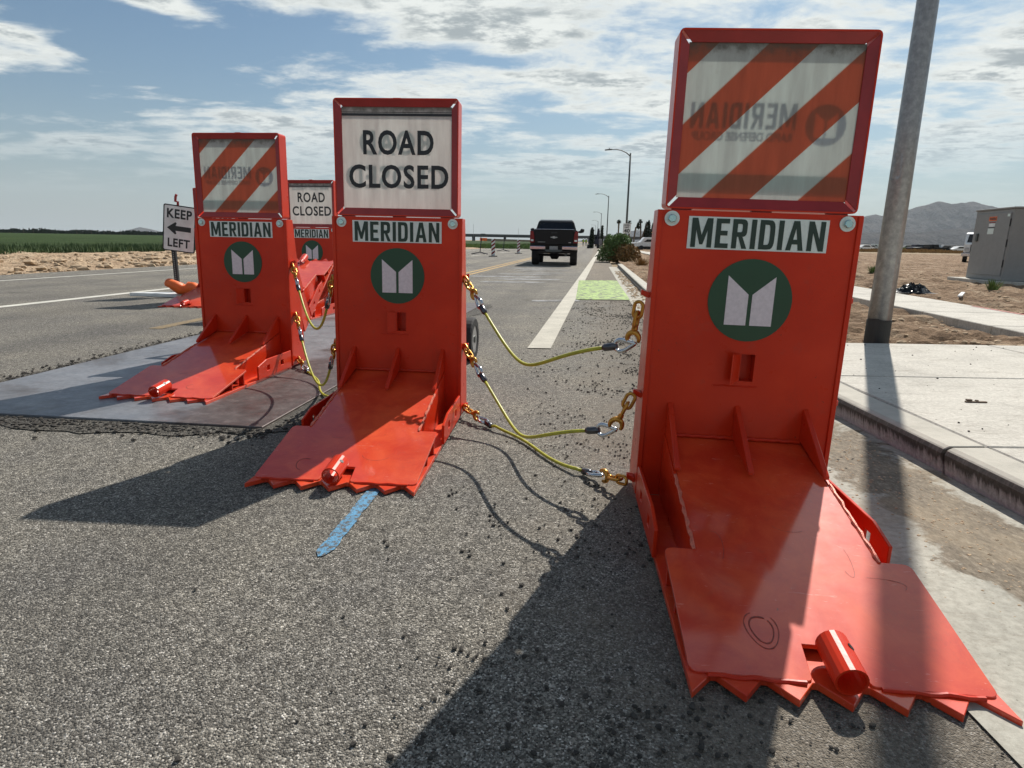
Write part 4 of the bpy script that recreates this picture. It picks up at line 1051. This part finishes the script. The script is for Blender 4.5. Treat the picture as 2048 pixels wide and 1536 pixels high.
# ------------------------------------------------------------------ vertical panels in the road
def vpanel():
    r = empty('channelizer_panel')
    MB().box(-.28, .28, -.2, .2, 0, .05).build('rubber_base', 'black', r, bevel=.02)
    b = MB().box(-.115, .115, -.02, .02, .0505, 1.08).build('panel', 'white_paint', r, bevel=.02)
    for k in range(4):
        z = .10 + k * .24
        MB().prism([(-.112, -.021, z), (.112, -.021, z + .17), (.112, -.021, z + .29), (-.112, -.021, z + .12)], (0, -.003, 0)).build('stripe', 'tail_red', b)
    MB().prism([(.03 * cos(2 * pi * j / 10), -.022, .99 + .03 * sin(2 * pi * j / 10)) for j in range(10)], (0, -.003, 0)).build('hand_hole', 'black', b)
    return r
vp = vpanel(); vp.location = (-1.32, 39.5, 0); tag(vp, 'nearer red and white striped panel standing left of the truck', 'traffic panel', 'striped channelizer panels')
o = copy_tree(vp); o.location = (.33, 50, 0); o.rotation_euler = (0, 0, .1); tag(o, 'farther striped panel close to the left flank of the truck', 'traffic panel', 'striped channelizer panels')
def stand():
    r = empty('sign_stand')
    MB().tube([(0, 0, .12), (.10, .1, 1.15)], .03, 8).build('mast', 'cloth', r)
    for (a, b) in ((-.6, -.3), (.6, -.5), (.3, .6), (-.5, .5)): MB().tube([(0, 0, .14), (a, b, .02)], .03, 6).build('leg', 'cloth', r)
    return r
st = stand(); st.location = (-2.5, 46, 0); tag(st, 'dark leaning sign stand just left of the nearer striped panel', 'sign stand', 'folded sign stands seen from behind')
MB().box(-.02, .50, .10, .12, .95, 1.15).build('flag', 'plastic_or', st)
o = copy_tree(stand()); o.location = (-1.05, 60, 0)
# the stray prototype is used as the second stand
protos = [q for q in bpy.data.objects if q.name.startswith('sign_stand') and q.parent is None and q != st]
tag(protos[0], 'dark leaning sign stand between the two striped panels', 'sign stand', 'folded sign stands seen from behind'); protos[0].location = (-1.05, 60, 0)
for q in protos[1:]:
    for ch in list(q.children): bpy.data.objects.remove(ch)
    bpy.data.objects.remove(q)

# ------------------------------------------------------------------ vegetation
def leaf_cloud(center_fn, n, size, rng):
    mb = MB()
    for _ in range(n):
        c, s = center_fn(rng); d = Vector((rng.uniform(-1, 1), rng.uniform(-1, 1), rng.uniform(-.3, 1.2))).normalized(); e = d.orthogonal().normalized(); e.rotate(Matrix.Rotation(rng.uniform(0, 6.28), 3, d))
        L_ = size * s * rng.uniform(.6, 1.4); w = L_ * .22
        mb.add([c - d * L_ / 2, c + e * w, c + d * L_ / 2, c - e * w], [(0, 1, 2, 3)])
    return mb
rng = random.Random(4)
def bush_c(rx, ry, h, cut=None, x0=0, seed=0):
    def fn(r):
        while True:
            a = r.uniform(0, 2 * pi); rr = sqrt(r.random()); z = r.random() ** .8
            k = sqrt(max(0, 1 - (z * .92) ** 2.4)) * (1 + .22 * fb(cos(a) * 1.4, sin(a) * 1.4 + seed, z * 2.4, 3))
            x_ = cos(a) * rr * k * rx; y_ = sin(a) * rr * k * ry
            if z * h < .05: continue
            return Vector((x0 + x_, y_, z * h * (1 + .12 * fb(x_ * 2, y_ * 2 + seed, 3)))), 1
    return fn
bs = empty('desert_bush', (5.25, 32.2, 0), label='large desert bush growing at the kerb end, green above and brown below', cat='bush')
leaf_cloud(bush_c(.98, .9, 1.36), 7000, .12, rng).build('foliage', 'leaf', bs)
def dry(r):
    c, s = bush_c(.85, .9, .9, x0=.30, seed=5)(r); c.y -= .30; return c, 1
leaf_cloud(dry, 3800, .15, rng).build('dry_twigs', 'leaf_dry', bs)
mb = MB()
for k in range(60):
    a = rng.uniform(0, 6.28); q = rng.uniform(.3, 1.0); mb.tube([(rng.uniform(-.2, .4), rng.uniform(-.2, .2), 0), (q * .5 * cos(a) + .1, q * .5 * sin(a), .4 * q), (q * 1.1 * cos(a) + .15, q * sin(a), rng.uniform(.3, 1.1))], [.012, .009, .004], 4)
mb.build('stems', 'bark', bs)
# dry weeds near the kerb
def tuft(x_, y_, h, n, mat, label, w=.3):
    mb = MB(); r = rng
    for _ in range(n):
        a = r.uniform(0, 6.28); d = r.uniform(0, w); b = Vector((cos(a) * d * .4, sin(a) * d * .4, 0)); t = Vector((cos(a) * d, sin(a) * d, h * r.uniform(.5, 1)))
        e = Vector((-sin(a), cos(a), 0)) * .012; mb.add([b - e, b + e, t], [(0, 1, 2)])
    o = mb.build('weed_tuft', mat); o.location = (x_, y_, .08); tag(o, label, 'weed'); return o
tuft(5.3, 26.2, .35, 300, 'leaf_dry', 'dry brown weeds in front of the desert bush by the kerb', .6)
tuft(10.9, 14.2, .28, 160, 'leaf', 'green weed tuft at the right edge below the utility cabinet', .25)
tuft(12.9, 22.5, .30, 220, 'leaf', 'small dark weed tuft on the bare dirt right of the light pole', .3)
# palms
def palm(h, lean, fan):
    r = empty('palm_tree')
    P = [(lean * (i / 6) ** 2, 0, h * i / 6) for i in range(7)]
    MB().tube(P, [.26, .20, .18, .17, .17, .18, .22], 8).build('trunk', 'bark', r)
    mb = MB(); top = Vector(P[-1])
    for _ in range(90 if not fan else 140):
        a = rng.uniform(0, 6.28); e = rng.uniform(-.6, 1.4) if not fan else rng.uniform(-.4, 1.1); q = rng.uniform(.4, .8) if not fan else rng.uniform(.8, 1.9)
        if fan: a = rng.uniform(-1.0, 1.0)
        d = Vector((cos(a) * cos(e), sin(a) * cos(e), sin(e))); s = d.cross(Vector((0, 0, 1))).normalized() * .10
        mb.add([top, top + d * q * .6 + s, top + d * q - Vector((0, 0, .1)), top + d * q * .6 - s], [(0, 1, 2, 3)])
    mb.build('crown', 'tree', r); return r
for i, (x_, h, ln, fan, lb) in enumerate(((24.5, 5.7, 0, False, 'trimmed palm with a ball crown left of the speed limit sign'), (27.1, 5.6, -.1, False, 'trimmed palm directly behind the speed limit sign'),
        (28.2, 4.6, .4, True, 'palm with fronds fanning to the right of the speed limit sign'), (29.9, 5.9, -.35, False, 'slender palm forming the left of the forked pair'), (30.0, 5.4, 1.2, False, 'palm leaning right in the forked pair'), (19.3, 1.9, 0, False, 'tiny young palm left of the first street lamp'))):
    o = palm(h, ln, fan); o.location = (x_, 150, 0); tag(o, lb, 'palm tree', 'palms beyond the bush')
def cypress(h, w, mat='tree'):
    r = empty('columnar_tree')
    MB().tube([(0, 0, 0), (0, 0, h * .5)], .12, 6).build('trunk', 'bark', r)
    def fn(q):
        z = q.random(); a = q.uniform(0, 6.28); k = w * (sin(pi * min(1, z * .9 + .12)) ** .5) * sqrt(q.random()); return Vector((k * cos(a), k * sin(a), .2 + z * h)), 1
    leaf_cloud(fn, 900, .5, rng).build('crown', mat, r); return r
cts = [(31.6, 150, 5.9, .55, 'tallest dark columnar tree next to the largest barrier'), (32.6, 150, 5.3, .45, 'second columnar tree beside the tallest one'), (33.5, 150, 5.4, .4, 'third columnar tree against the barrier edge'),
       (30.9, 150, 4.9, .4, 'shorter columnar tree left of the tallest one'), (12.2, 100, 2.9, .30, 'dark narrow tree right of the truck beside the excavator'), (18.5, 140, 3.6, .25, 'first of two thin dark trees before the third lamp'), (19.3, 140, 4.3, .22, 'second thin dark tree before the third lamp')]
for (x_, y_, h, w, lb) in cts:
    o = cypress(h, w); o.location = (x_, y_, 0); tag(o, lb, 'tree', 'dark columnar trees far down the road')
# far hedge lines and scrub (nobody could count them)
def hedge(name, x0, x1, y, h, n, size, dens_h=.8, mat='tree', lbl=None):
    mb = MB()
    for _ in range(n):
        x_ = rng.uniform(x0, x1); hh = h * (.35 + .65 * abs(fb(x_ * .04, y * .1, 2, 4)) * 1.6)
        c = Vector((x_, y + rng.uniform(-6, 6), rng.random() ** 1.2 * hh)); d = Vector((rng.uniform(-1, 1), rng.uniform(-.3, .3), rng.uniform(-1, 1))).normalized(); e = Vector((d.z, 0, -d.x)).normalized() * size * .5
        mb.add([c - d * size, c + e, c + d * size, c - e], [(0, 1, 2, 3)])
    o = mb.build(name, mat); o['kind'] = 'stuff'; o['label'] = lbl; return o
hedge('distant_treeline', -620, -70, 560, 5.5, 7000, 1.4, lbl='dark line of far trees at the back of the green field')
hedge('roadside_scrub', -8.5, 6.5, 85, 1.1, 5000, .16, mat='leaf', lbl='green scrub beyond the road left of the truck')
hedge('roadside_scrub', 60, 150, 175, 1.4, 4000, .35, mat='leaf', lbl='green scrub strip in front of the parked cars')
hedge('dry_scrub', 62, 105, 135, .7, 3000, .3, mat='leaf_dry', lbl='rusty dry scrub on the dirt lot')
# grass along the near edge of the field
mb = MB()
for _ in range(26000):
    y_ = 14 + 70 * rng.random() ** 1.4; l_ = -24.2 - 7 * rng.random() ** 1.5; x_ = lat(l_, y_); h = rng.uniform(.15, .42); a = rng.uniform(0, 6.28)
    z0 = fz(x_, y_) - .05; e = Vector((cos(a), sin(a), 0)) * .03; b = Vector((x_, y_, z0)); t = b + Vector((rng.uniform(-.1, .1), rng.uniform(-.1, .1), h)); mb.add([b - e, b + e, t], [(0, 1, 2)])
o = mb.build('crop_grass', 'crop_blade'); o['kind'] = 'stuff'; o['label'] = 'tall green blades along the near edge of the crop field'

# ------------------------------------------------------------------ utility poles far left
up = empty('utility_pole'); MB().tube([(0, 0, 0), (0, 0, 1)], [.014, .010], 6).build('pole_shaft', 'bark', up); MB().box(-.10, .10, -.006, .006, .90, .915).build('crossarm', 'bark', up)
f_px = 1233.0
for i, (u, v, d, lb) in enumerate(((46, 455, 420, 'tallest far pole at the left edge of the field'), (67, 464, 480, 'short pole right of the tallest far pole'), (153, 459, 440, 'far pole left of the middle of the field'),
        (182, 462, 470, 'far pole at the middle of the field horizon'), (208, 465, 500, 'short far pole right of the field middle'), (220, 467, 520, 'shortest far pole at the field horizon'), (241, 461, 470, 'far pole below the hazy hill, left side'), (294, 465, 500, 'far pole nearest to the keep left sign'))):
    o = up if i == 0 else copy_tree(up); ray = (u - 1024) * _r - (v - 768) * _u + 1232.92 * _f; q = d / ray.y; top = .9916 + ray.z * q
    o.location = (ray.x * q, d, 0); hh = max(4.0, top); o.scale = (hh * 1.6, hh * 1.6, hh); tag(o, lb, 'utility pole', 'utility poles along the far left horizon')
for i, (u, v, d) in enumerate(((947, 448, 320), (1037, 456, 300))):
    ray = (u - 1024) * _r - (v - 768) * _u + 1232.92 * _f; q = d / ray.y
    o = MB().tube([(0, 0, 0), (0, 0, .99 + ray.z * q)], [.09, .05], 6).build('radio_mast', 'galv'); o.location = (ray.x * q, d, 0); tag(o, ('thin mast above the overpass left of the striped panels', 'thin mast just left of the truck cab')[i], 'mast')
ov = empty('road_sign_gantry', (-10.6, 200, 0), label='small dark highway sign on a post left of the striped panels', cat='sign')
MB().tube([(0, 0, 0), (0, 0, 3.0)], .12, 8).build('post', 'galv_dark', ov); MB().box(.1, 1.4, -.05, .05, 2.4, 3.0).build('sign_board', 'galv_dark', ov)

# ------------------------------------------------------------------ overpass
br_ = empty('overpass', (0, 0, 0), label='long low dark overpass crossing the horizon beyond the truck', cat='bridge')
br_y = 520
MB().box(-60, 190, br_y, br_y + 14, 3.6, 5.0).build('deck', 'bridge', br_)
MB().box(-60, 190, br_y - .3, br_y, 4.4, 5.9).build('parapet', 'bridge', br_)
pier = MB().box(-1, 1, br_y + 2, br_y + 12, 0, 3.6).build('pier', 'bridge', br_); pier.location = (-34, 0, 0)
for k in range(1, 9):
    c = pier.copy(); COL.objects.link(c); c.parent = br_; c.location = (-34 + k * 26, 0, 0)
MB().prism([(-200, br_y, 0), (-60, br_y, 0), (-60, br_y, 5.2)], (0, 20, 0)).build('embankment', 'ground', br_)
MB().prism([(190, br_y, 0), (420, br_y, 0), (190, br_y, 5.2)], (0, 20, 0)).build('embankment', 'ground', br_)
MB().prism([(-25, br_y - 4, 0), (25, br_y - 4, 0), (25, br_y - 4, 1.6), (-25, br_y - 4, 2.4)], (0, 3, 0)).build('abutment', 'ground', br_)

# ------------------------------------------------------------------ far vehicles
def car(col, kind=0):
    r = empty('parked_car')
    P = [(-2.2, .35), (-2.25, .75), (-1.9, .92), (-1.35, .98), (-.75, 1.42), (.75, 1.46), (1.45, 1.02), (2.15, .90), (2.25, .6), (2.2, .35)] if kind == 0 else \
        [(-2.5, .45), (-2.55, 1.0), (-1.6, 1.10), (-1.1, 1.12), (-.7, 1.75), (1.9, 1.80), (2.4, 1.1), (2.5, .45)] if kind == 1 else \
        [(-2.7, .5), (-2.75, 1.0), (-1.5, 1.12), (-1.0, 1.75), (.4, 1.78), (.6, 1.15), (2.7, 1.12), (2.75, .5)]
    MB().prism([(a, -.85, b) for a, b in P], (0, 1.7, 0)).build('body', col, r, bevel=.06)
    wz = .98 if kind == 0 else 1.14
    MB().prism([(-1.1, -.865, wz), (1.1 if kind != 2 else .35, -.865, wz), (.7 if kind != 2 else .3, -.865, wz + .34), (-.65, -.865, wz + .34)], (0, .01, 0)).build('side_window', 'glass_dark', r)
    for x_ in (-1.4, 1.4):
        for s in (-1, 1): MB().tube([(x_, s * .86, .33), (x_, s * .66, .33)], .33, 14).build('wheel', 'rubber', r)
    return r
cols = ['white_paint', 'gloss_black', 'rim', 'white_paint', 'cabinet', 'gloss_black', 'white_paint', 'galv', 'cloth']
cpx = [(1712, 150, 0, 'white_paint', 'white car left of the light pole at the lot edge'), (1722, 165, 0, 'rim', 'silver car beside the white one left of the pole'), (1733, 178, 1, 'white_paint', 'white van partly hidden by the light pole'),
       (1815, 165, 1, 'cloth', 'dark van first to the right of the light pole'), (1828, 150, 1, 'gloss_black', 'black van second from the light pole'), (1842, 172, 0, 'cabinet', 'grey car between the two black vehicles'),
       (1856, 150, 2, 'gloss_black', 'black pickup near the middle of the parked row'), (1872, 160, 1, 'galv', 'dull grey vehicle in the middle of the parked row'), (1888, 172, 0, 'cloth', 'low dark car right of the middle of the row'),
       (1899, 148, 0, 'white_paint', 'bright white car in the right part of the row'), (1913, 150, 0, 'rim', 'silver car nearest the utility cabinet'), (1850, 215, 1, 'white_paint', 'far white van behind the black pickup'), (1880, 220, 1, 'white_paint', 'far white van above the dark car'), (1796, 210, 1, 'cabinet', 'far grey van just right of the light pole')]
for (u, d, kd, c, lb) in cpx:
    o = car(c, kd); q = (u - 1024) / 1232.92; o.location = (q * d * .99 + 0, d, 0); o.rotation_euler = (0, 0, rng.uniform(-.9, .3)); tag(o, lb, 'car', 'vehicles parked across the dirt lot')
# white heavy truck half hidden by the cabinet
wt = empty('white_truck', (31.7, 43.0, .0), (0, 0, -.63), 'front of a white heavy truck showing at the left side of the utility cabinet', 'truck')
MB().box(-.95, .95, .5, 2.2, .7, 1.35).build('hood', 'white_paint', wt, bevel=.08)
cabw = MB().prism([(-.98, 1.9, .7), (-.98, 1.9, 1.35), (-.98, 2.3, 2.05), (-.98, 4.2, 2.15), (-.98, 4.2, .7)], (1.96, 0, 0)).build('cab', 'white_paint', wt, bevel=.05)
MB().prism([(-.85, 1.93, 1.42), (.85, 1.93, 1.42), (.78, 2.24, 1.97), (-.78, 2.24, 1.97)], (0, -.02, 0)).build('windscreen', 'glass_dark', cabw)
MB().box(-.6, .6, .47, .499, .75, 1.25).build('grille', 'black', wt); MB().box(-1.05, 1.05, .30, .469, .45, .70).build('bumper', 'chrome', wt, bevel=.03)
for s in (-1, 1):
    MB().box(min(s * .65, s * .92), max(s * .65, s * .92), .46, .499, .85, 1.05).build('headlight', 'rim', wt); MB().tube([(s * .95, 1.2, .45), (s * .70, 1.2, .45)], .45, 18).build('wheel', 'rubber', wt)
    MB().tube([(s * .95, 3.9, .45), (s * .70, 3.9, .45)], .45, 18).build('wheel', 'rubber', wt)
# yellow loader
ld = empty('wheel_loader', (21.5, 96, 0), (0, 0, .2), 'yellow wheel loader working beside the road right of the bush', 'loader')
MB().prism([(-1.8, -.7, .8), (-1.8, -.7, 1.5), (-.4, -.7, 1.65), (.2, -.7, 1.3), (1.2, -.7, 1.2), (1.2, -.7, .8)], (0, 1.4, 0)).build('body', 'yellow_paint', ld, bevel=.05)
MB().box(-.5, .5, -.55, .55, 1.5, 2.5).build('cab', 'glass_dark', ld, bevel=.04); MB().box(-.6, .6, -.65, .65, 2.5, 2.6).build('cab_roof', 'yellow_paint', ld)
MB().tube([(.9, 0, 1.2), (1.9, 0, 1.3), (2.6, 0, .6)], .12, 8).build('boom', 'yellow_paint', ld); MB().prism([(2.4, -1, .2), (3.2, -1, .15), (3.0, -1, .9), (2.4, -1, .9)], (0, 2, 0)).build('bucket', 'yellow_paint', ld)
for x_ in (-1.3, 1.1):
    for s in (-1, 1): MB().tube([(x_, s * .95, .6), (x_, s * .55, .6)], .6, 16).build('wheel', 'rubber', ld)
wc = empty('white_car_nose', (18.9, 88, 0), label='white pickup facing the road beside the yellow loader', cat='truck')
wq = car('white_paint', 2)
for ch in list(wq.children): ch.parent = wc
bpy.data.objects.remove(wq)
wc.name = 'white_pickup'
# excavator
ex = empty('excavator', (13.3, 104, 0), (0, 0, 1.2), 'dark excavator with its arm raised far down the right lane', 'excavator')
for s in (-1, 1): MB().prism([(-1.5, s * .8 - .2, .15), (-1.3, s * .8 - .2, .6), (1.3, s * .8 - .2, .6), (1.5, s * .8 - .2, .15), (1.3, s * .8 - .2, 0), (-1.3, s * .8 - .2, 0)], (0, .4, 0)).build('track', 'rubber', ex)
MB().box(-1.3, .9, -.9, .9, .65, 1.5).build('body', 'cloth', ex, bevel=.05); MB().box(.1, 1.0, .1, .9, 1.5, 2.2).build('cab', 'glass_dark', ex)
MB().tube([(.8, 0, 1.3), (1.6, 0, 3.0), (2.2, 0, 2.9)], .14, 6).build('boom', 'cloth', ex); MB().tube([(2.1, 0, 3.0), (2.6, 0, 1.3)], .11, 6).build('arm', 'cloth', ex)
MB().prism([(2.4, -.3, 1.3), (2.8, -.3, 1.3), (2.7, -.3, .8), (2.3, -.3, .9)], (0, .6, 0)).build('bucket', 'cloth', ex)
# workers
def person(vest, pose):
    me = bpy.data.meshes.new('person'); h = 1.0
    V = [(0, 0, .95), (0, 0, 1.2), (0, 0, 1.42), (0, 0, 1.52), (0, 0, 1.68), (-.19, 0, 1.40), (-.25, .02, 1.12), (-.23, -.12 * pose, .90), (.19, 0, 1.40), (.25, .02, 1.12), (.22, -.16 * pose, .90), (-.10, 0, .90), (-.12, -.06 * pose, .5), (-.13, .05 * pose, .06), (-.13, -.12, .04), (.10, 0, .90), (.12, .08 * pose, .5), (.14, .14 * pose, .06), (.14, -.02, .04)]
    E = [(0, 1), (1, 2), (2, 3), (3, 4), (2, 5), (5, 6), (6, 7), (2, 8), (8, 9), (9, 10), (0, 11), (11, 12), (12, 13), (13, 14), (0, 15), (15, 16), (16, 17), (17, 18)]
    R = [.15, .15, .16, .055, .10, .075, .05, .04, .075, .05, .04, .10, .07, .05, .04, .10, .07, .05, .04]
    me.from_pydata(V, E, []); me.update(); o = bpy.data.objects.new('person', me); COL.objects.link(o)
    o.modifiers.new('skin', 'SKIN'); 
    sk = me.skin_vertices[0].data if me.skin_vertices else None
    if sk is None:
        bmx = bmesh.new(); bmx.from_mesh(me); bmx.verts.layers.skin.verify(); bmx.to_mesh(me); bmx.free(); sk = me.skin_vertices[0].data
    for q, r in zip(sk, R): q.radius = (r, r * .8)
    sk[0].use_root = True
    s_ = o.modifiers.new('sub', 'SUBSURF'); s_.levels = 1; s_.render_levels = 1
    me.materials.append(M['cloth'])
    MB().tube([(0, 0, 1.0), (0, 0, 1.2), (0, 0, 1.46)], [.19, .19, .17], 10).build('vest', vest, o)
    MB().tube([(0, 0, 1.70), (0, 0, 1.78), (0, 0, 1.83)], [.13, .12, .05], 10).build('hard_hat', 'white_paint', o)
    return o
for (x_, y_, c, p, lb) in ((16.3, 150, 'hivis', 1, 'worker in a hi-vis vest nearest the truck mirror'), (17.2, 152, 'hivis', -.6, 'second worker in a hi-vis vest right of the truck'), (18.0, 148, 'plastic_or', .4, 'worker in an orange vest beside the excavator'), (19.3, 150, 'hivis', .8, 'worker in a hi-vis vest right of the excavator')):
    o = person(c, p); o.location = (x_, y_, 0); tag(o, lb, 'person', 'road workers in hi-vis vests')

# ------------------------------------------------------------------ mountains
def mountain(name, pts, dist, depth, label, seed):
    """ridge through (photo x, photo y) pairs at a distance, with slopes both ways"""
    mb = MB(); ridge = []
    for (u, v) in pts:
        ray = (u - 1024) * _r - (v - 768) * _u + 1232.92 * _f; q = dist / ray.y; ridge.append((ray.x * q, max(2, .99 + ray.z * q)))
    X0, X1 = ridge[0][0], ridge[-1][0]; nx, ny = 240, 46
    def rh(x_):
        for (a, b), (c, d) in zip(ridge, ridge[1:]):
            if a <= x_ <= c: return b + (d - b) * (x_ - a) / (c - a)
        return 0
    for j in range(ny):
        t = j / (ny - 1); y_ = dist - depth * (1 - t) if t < .7 else dist - depth * .3 * 0 + depth * (t - .7) * 2
        for i in range(nx):
            x_ = X0 + (X1 - X0) * i / (nx - 1); tt = t / .7
            k = max(0, tt ** 1.15) if t < .7 else max(0, 1 - (t - .7) / .3)
            yy_ = dist - depth * (1 - tt) if t < .7 else dist + depth * (t - .7) / .3
            ero = abs(noise.fractal(Vector((x_ / dist * 26, yy_ / dist * 9, seed)), .8, 2.2, 6))
            hh = rh(x_) * (k - (.60 * ero) * min(1, 4 * k * (1 - k) + .05)) if k < 1 else rh(x_) * (1 - .02 * ero)
            mb.v.append(Vector((x_, yy_, max(-2, hh))))
    for j in range(ny - 1):
        for i in range(nx - 1): mb.f.append((j * nx + i, j * nx + i + 1, (j + 1) * nx + i + 1, (j + 1) * nx + i))
    o = mb.build(name, 'mount'); o['kind'] = 'structure'; return o
mountain('mountains', [(1560, 492), (1640, 470), (1700, 443), (1745, 427), (1760, 430), (1800, 428), (1820, 417), (1850, 408), (1872, 401), (1885, 400), (1900, 405), (1930, 402), (1948, 401), (1972, 410), (2010, 415), (2060, 424), (2150, 440), (2300, 455), (2500, 475), (2600, 497)], 6500, 2200, None, 3.0)
mountain('foothills', [(1500, 490), (1650, 478), (1720, 465), (1780, 462), (1830, 464), (1870, 460), (1910, 456), (1960, 456), (2040, 466), (2200, 470), (2400, 480), (2500, 497)], 4300, 900, None, 8.0)
mountain('distant_hills', [(1150, 483), (1190, 474), (1215, 470), (1235, 474), (1255, 462), (1275, 459), (1290, 463), (1310, 460), (1350, 470), (1400, 484)], 8200, 700, None, 12.0)
mountain('distant_hills', [(180, 478), (235, 466), (262, 459), (280, 454), (300, 458), (325, 467), (380, 474), (480, 478)], 8300, 600, None, 15.0)

# ------------------------------------------------------------------ loose stone on the road
def pebble_protos(k, seed):
    r = random.Random(seed); out_ = []
    for _ in range(k):
        bm = bmesh.new(); bmesh.ops.create_icosphere(bm, subdivisions=1, radius=1)
        for v in bm.verts: v.co = Vector((v.co.x * r.uniform(.7, 1.2), v.co.y * r.uniform(.7, 1.2), v.co.z * r.uniform(.35, .7))) * r.uniform(.75, 1.2)
        out_.append(([v.co.copy() for v in bm.verts], [tuple(q.index for q in f.verts) for f in bm.faces])); bm.free()
    return out_
PP = pebble_protos(8, 2)
def scatter(name, n, fn, mat, label):
    r = random.Random(hash(name) % 1000 if False else len(name) * 7 + n); mb = MB(); V_ = mb.v; F_ = mb.f; c = 0
    while c < n:
        q = fn(r)
        if q is None: continue
        x_, y_, z_, s = q; vs, fs = PP[r.randrange(8)]; a = r.uniform(0, 6.28); ca, sa = cos(a) * s, sin(a) * s; k = len(V_)
        V_.extend(Vector((x_ + v.x * ca - v.y * sa, y_ + v.x * sa + v.y * ca, z_ + v.z * s + s * .25)) for v in vs); F_.extend(tuple(i + k for i in f) for f in fs); c += 1
    o = mb.build(name, mat); o['kind'] = 'stuff'; o['label'] = label; return o
def crumbs(r):
    y_ = .7 + 10 * r.random() ** 1.25; x_ = r.uniform(-1.0, 2.6)
    l = x_ - .13 * y_
    if l > 1.6 or x_ > kx(y_): return None
    p = math.exp(-((l - .45) / .55) ** 2) if y_ > 2.6 else math.exp(-((l - .1) / .55) ** 2) * .6
    p *= .10 + 1.3 * max(0, fb(x_ * 2.2, y_ * 2.2, 3, 5) + .1)
    if r.random() > p: return None
    s = .0013 + .0075 * r.random() ** 4
    if y_ > 4: s *= 1.25
    return x_, y_, .003, s
scatter('asphalt_crumbs', 13000, crumbs, 'rock', 'loose black asphalt crumbs scattered between the two nearest barriers')
def edgebits(r):
    t = r.random(); o_ = abs(r.gauss(0, .09))
    if t < .45: q = t / .45; return -3.5 + 2.25 * q, 3.34 - .245 * q - .02 - o_, .005, .003 + .012 * r.random() ** 2.5
    if t < .75: q = (t - .45) / .3; return -3.47 + .4 * q - .03 - o_, 3.34 + 3.6 * q, .005, .003 + .012 * r.random() ** 2.5
    q = (t - .75) / .25; return -1.30 + .45 * q + .03 + o_, 3.10 + 3.7 * q, .005, .003 + .012 * r.random() ** 2.5
scatter('broken_patch_edge', 2600, edgebits, 'rock', 'broken dark asphalt lumps along the edges of the steel plates')
def lane_dirt(r):
    y_ = 6 + 16 * r.random(); l = .72 + .35 * r.random(); s = .008 + .03 * r.random() ** 2.5; x_ = l + .13 * y_ - .05
    return x_, y_, .0, s
scatter('gutter_rubble', 1800, lane_dirt, 'tanrock', 'tan rubble lying in the gutter beside the green lane box')
def gut(r):
    y_ = .9 + 3.6 * r.random(); x_ = 1.25 + .62 * r.random(); p = math.exp(-((x_ - 1.62) / .22) ** 2)
    if r.random() > p: return None
    return x_, y_, .004, .0015 + .006 * r.random() ** 3
scatter('gutter_grit', 3500, gut, 'tanrock', 'tan grit washed along the gutter at the right kerb')
def clods(r):
    y_ = 5.7 + 30 * r.random() ** 1.8; x_ = kx(y_) + .3 + (8 + y_ * .5) * r.random()
    if pl(y_) - .05 < x_ < pr(y_) + .05: return None
    return x_, y_, rz(x_, y_) - .01, .008 + .045 * r.random() ** 3
scatter('dirt_clods', 3800, clods, 'tanrock', 'dirt clods and stones over the bare verge at right')
def bankrocks(r):
    y_ = 12 + 50 * r.random() ** 1.3; l = -14.1 - 8 * r.random() ** 1.5; x_ = lat(l, y_)
    return x_, y_, lz(x_, y_), .03 + .14 * r.random() ** 4
scatter('bank_rocks', 3500, bankrocks, 'tanrock', 'tan rocks and clods over the left roadside bank')
def slabbits(r): return r.uniform(2.15, 6.5), r.uniform(1, 5.5), .1335, .0015 + .007 * r.random() ** 4
scatter('slab_crumbs', 600, slabbits, 'rock', 'dark crumbs scattered over the concrete slab')
# ------------------------------------------------------------------ haze
hz = MB().box(-8900, 8900, -3000, 8950, -3, 640).build('haze', 'black')
hz.data.materials.clear(); hm = bpy.data.materials.new('haze_air'); hm.use_nodes = True; ht = hm.node_tree; ht.nodes.clear()
pv = ht.nodes.new('ShaderNodeVolumePrincipled'); pv.inputs['Color'].default_value = (.80, .88, .95, 1); pv.inputs['Density'].default_value = .00004; pv.inputs['Anisotropy'].default_value = .2
ho = ht.nodes.new('ShaderNodeOutputMaterial'); ht.links.new(pv.outputs[0], ho.inputs['Volume']); hz.data.materials.append(hm); hz['kind'] = 'stuff'; hz['label'] = 'pale blue haze over the far plain'
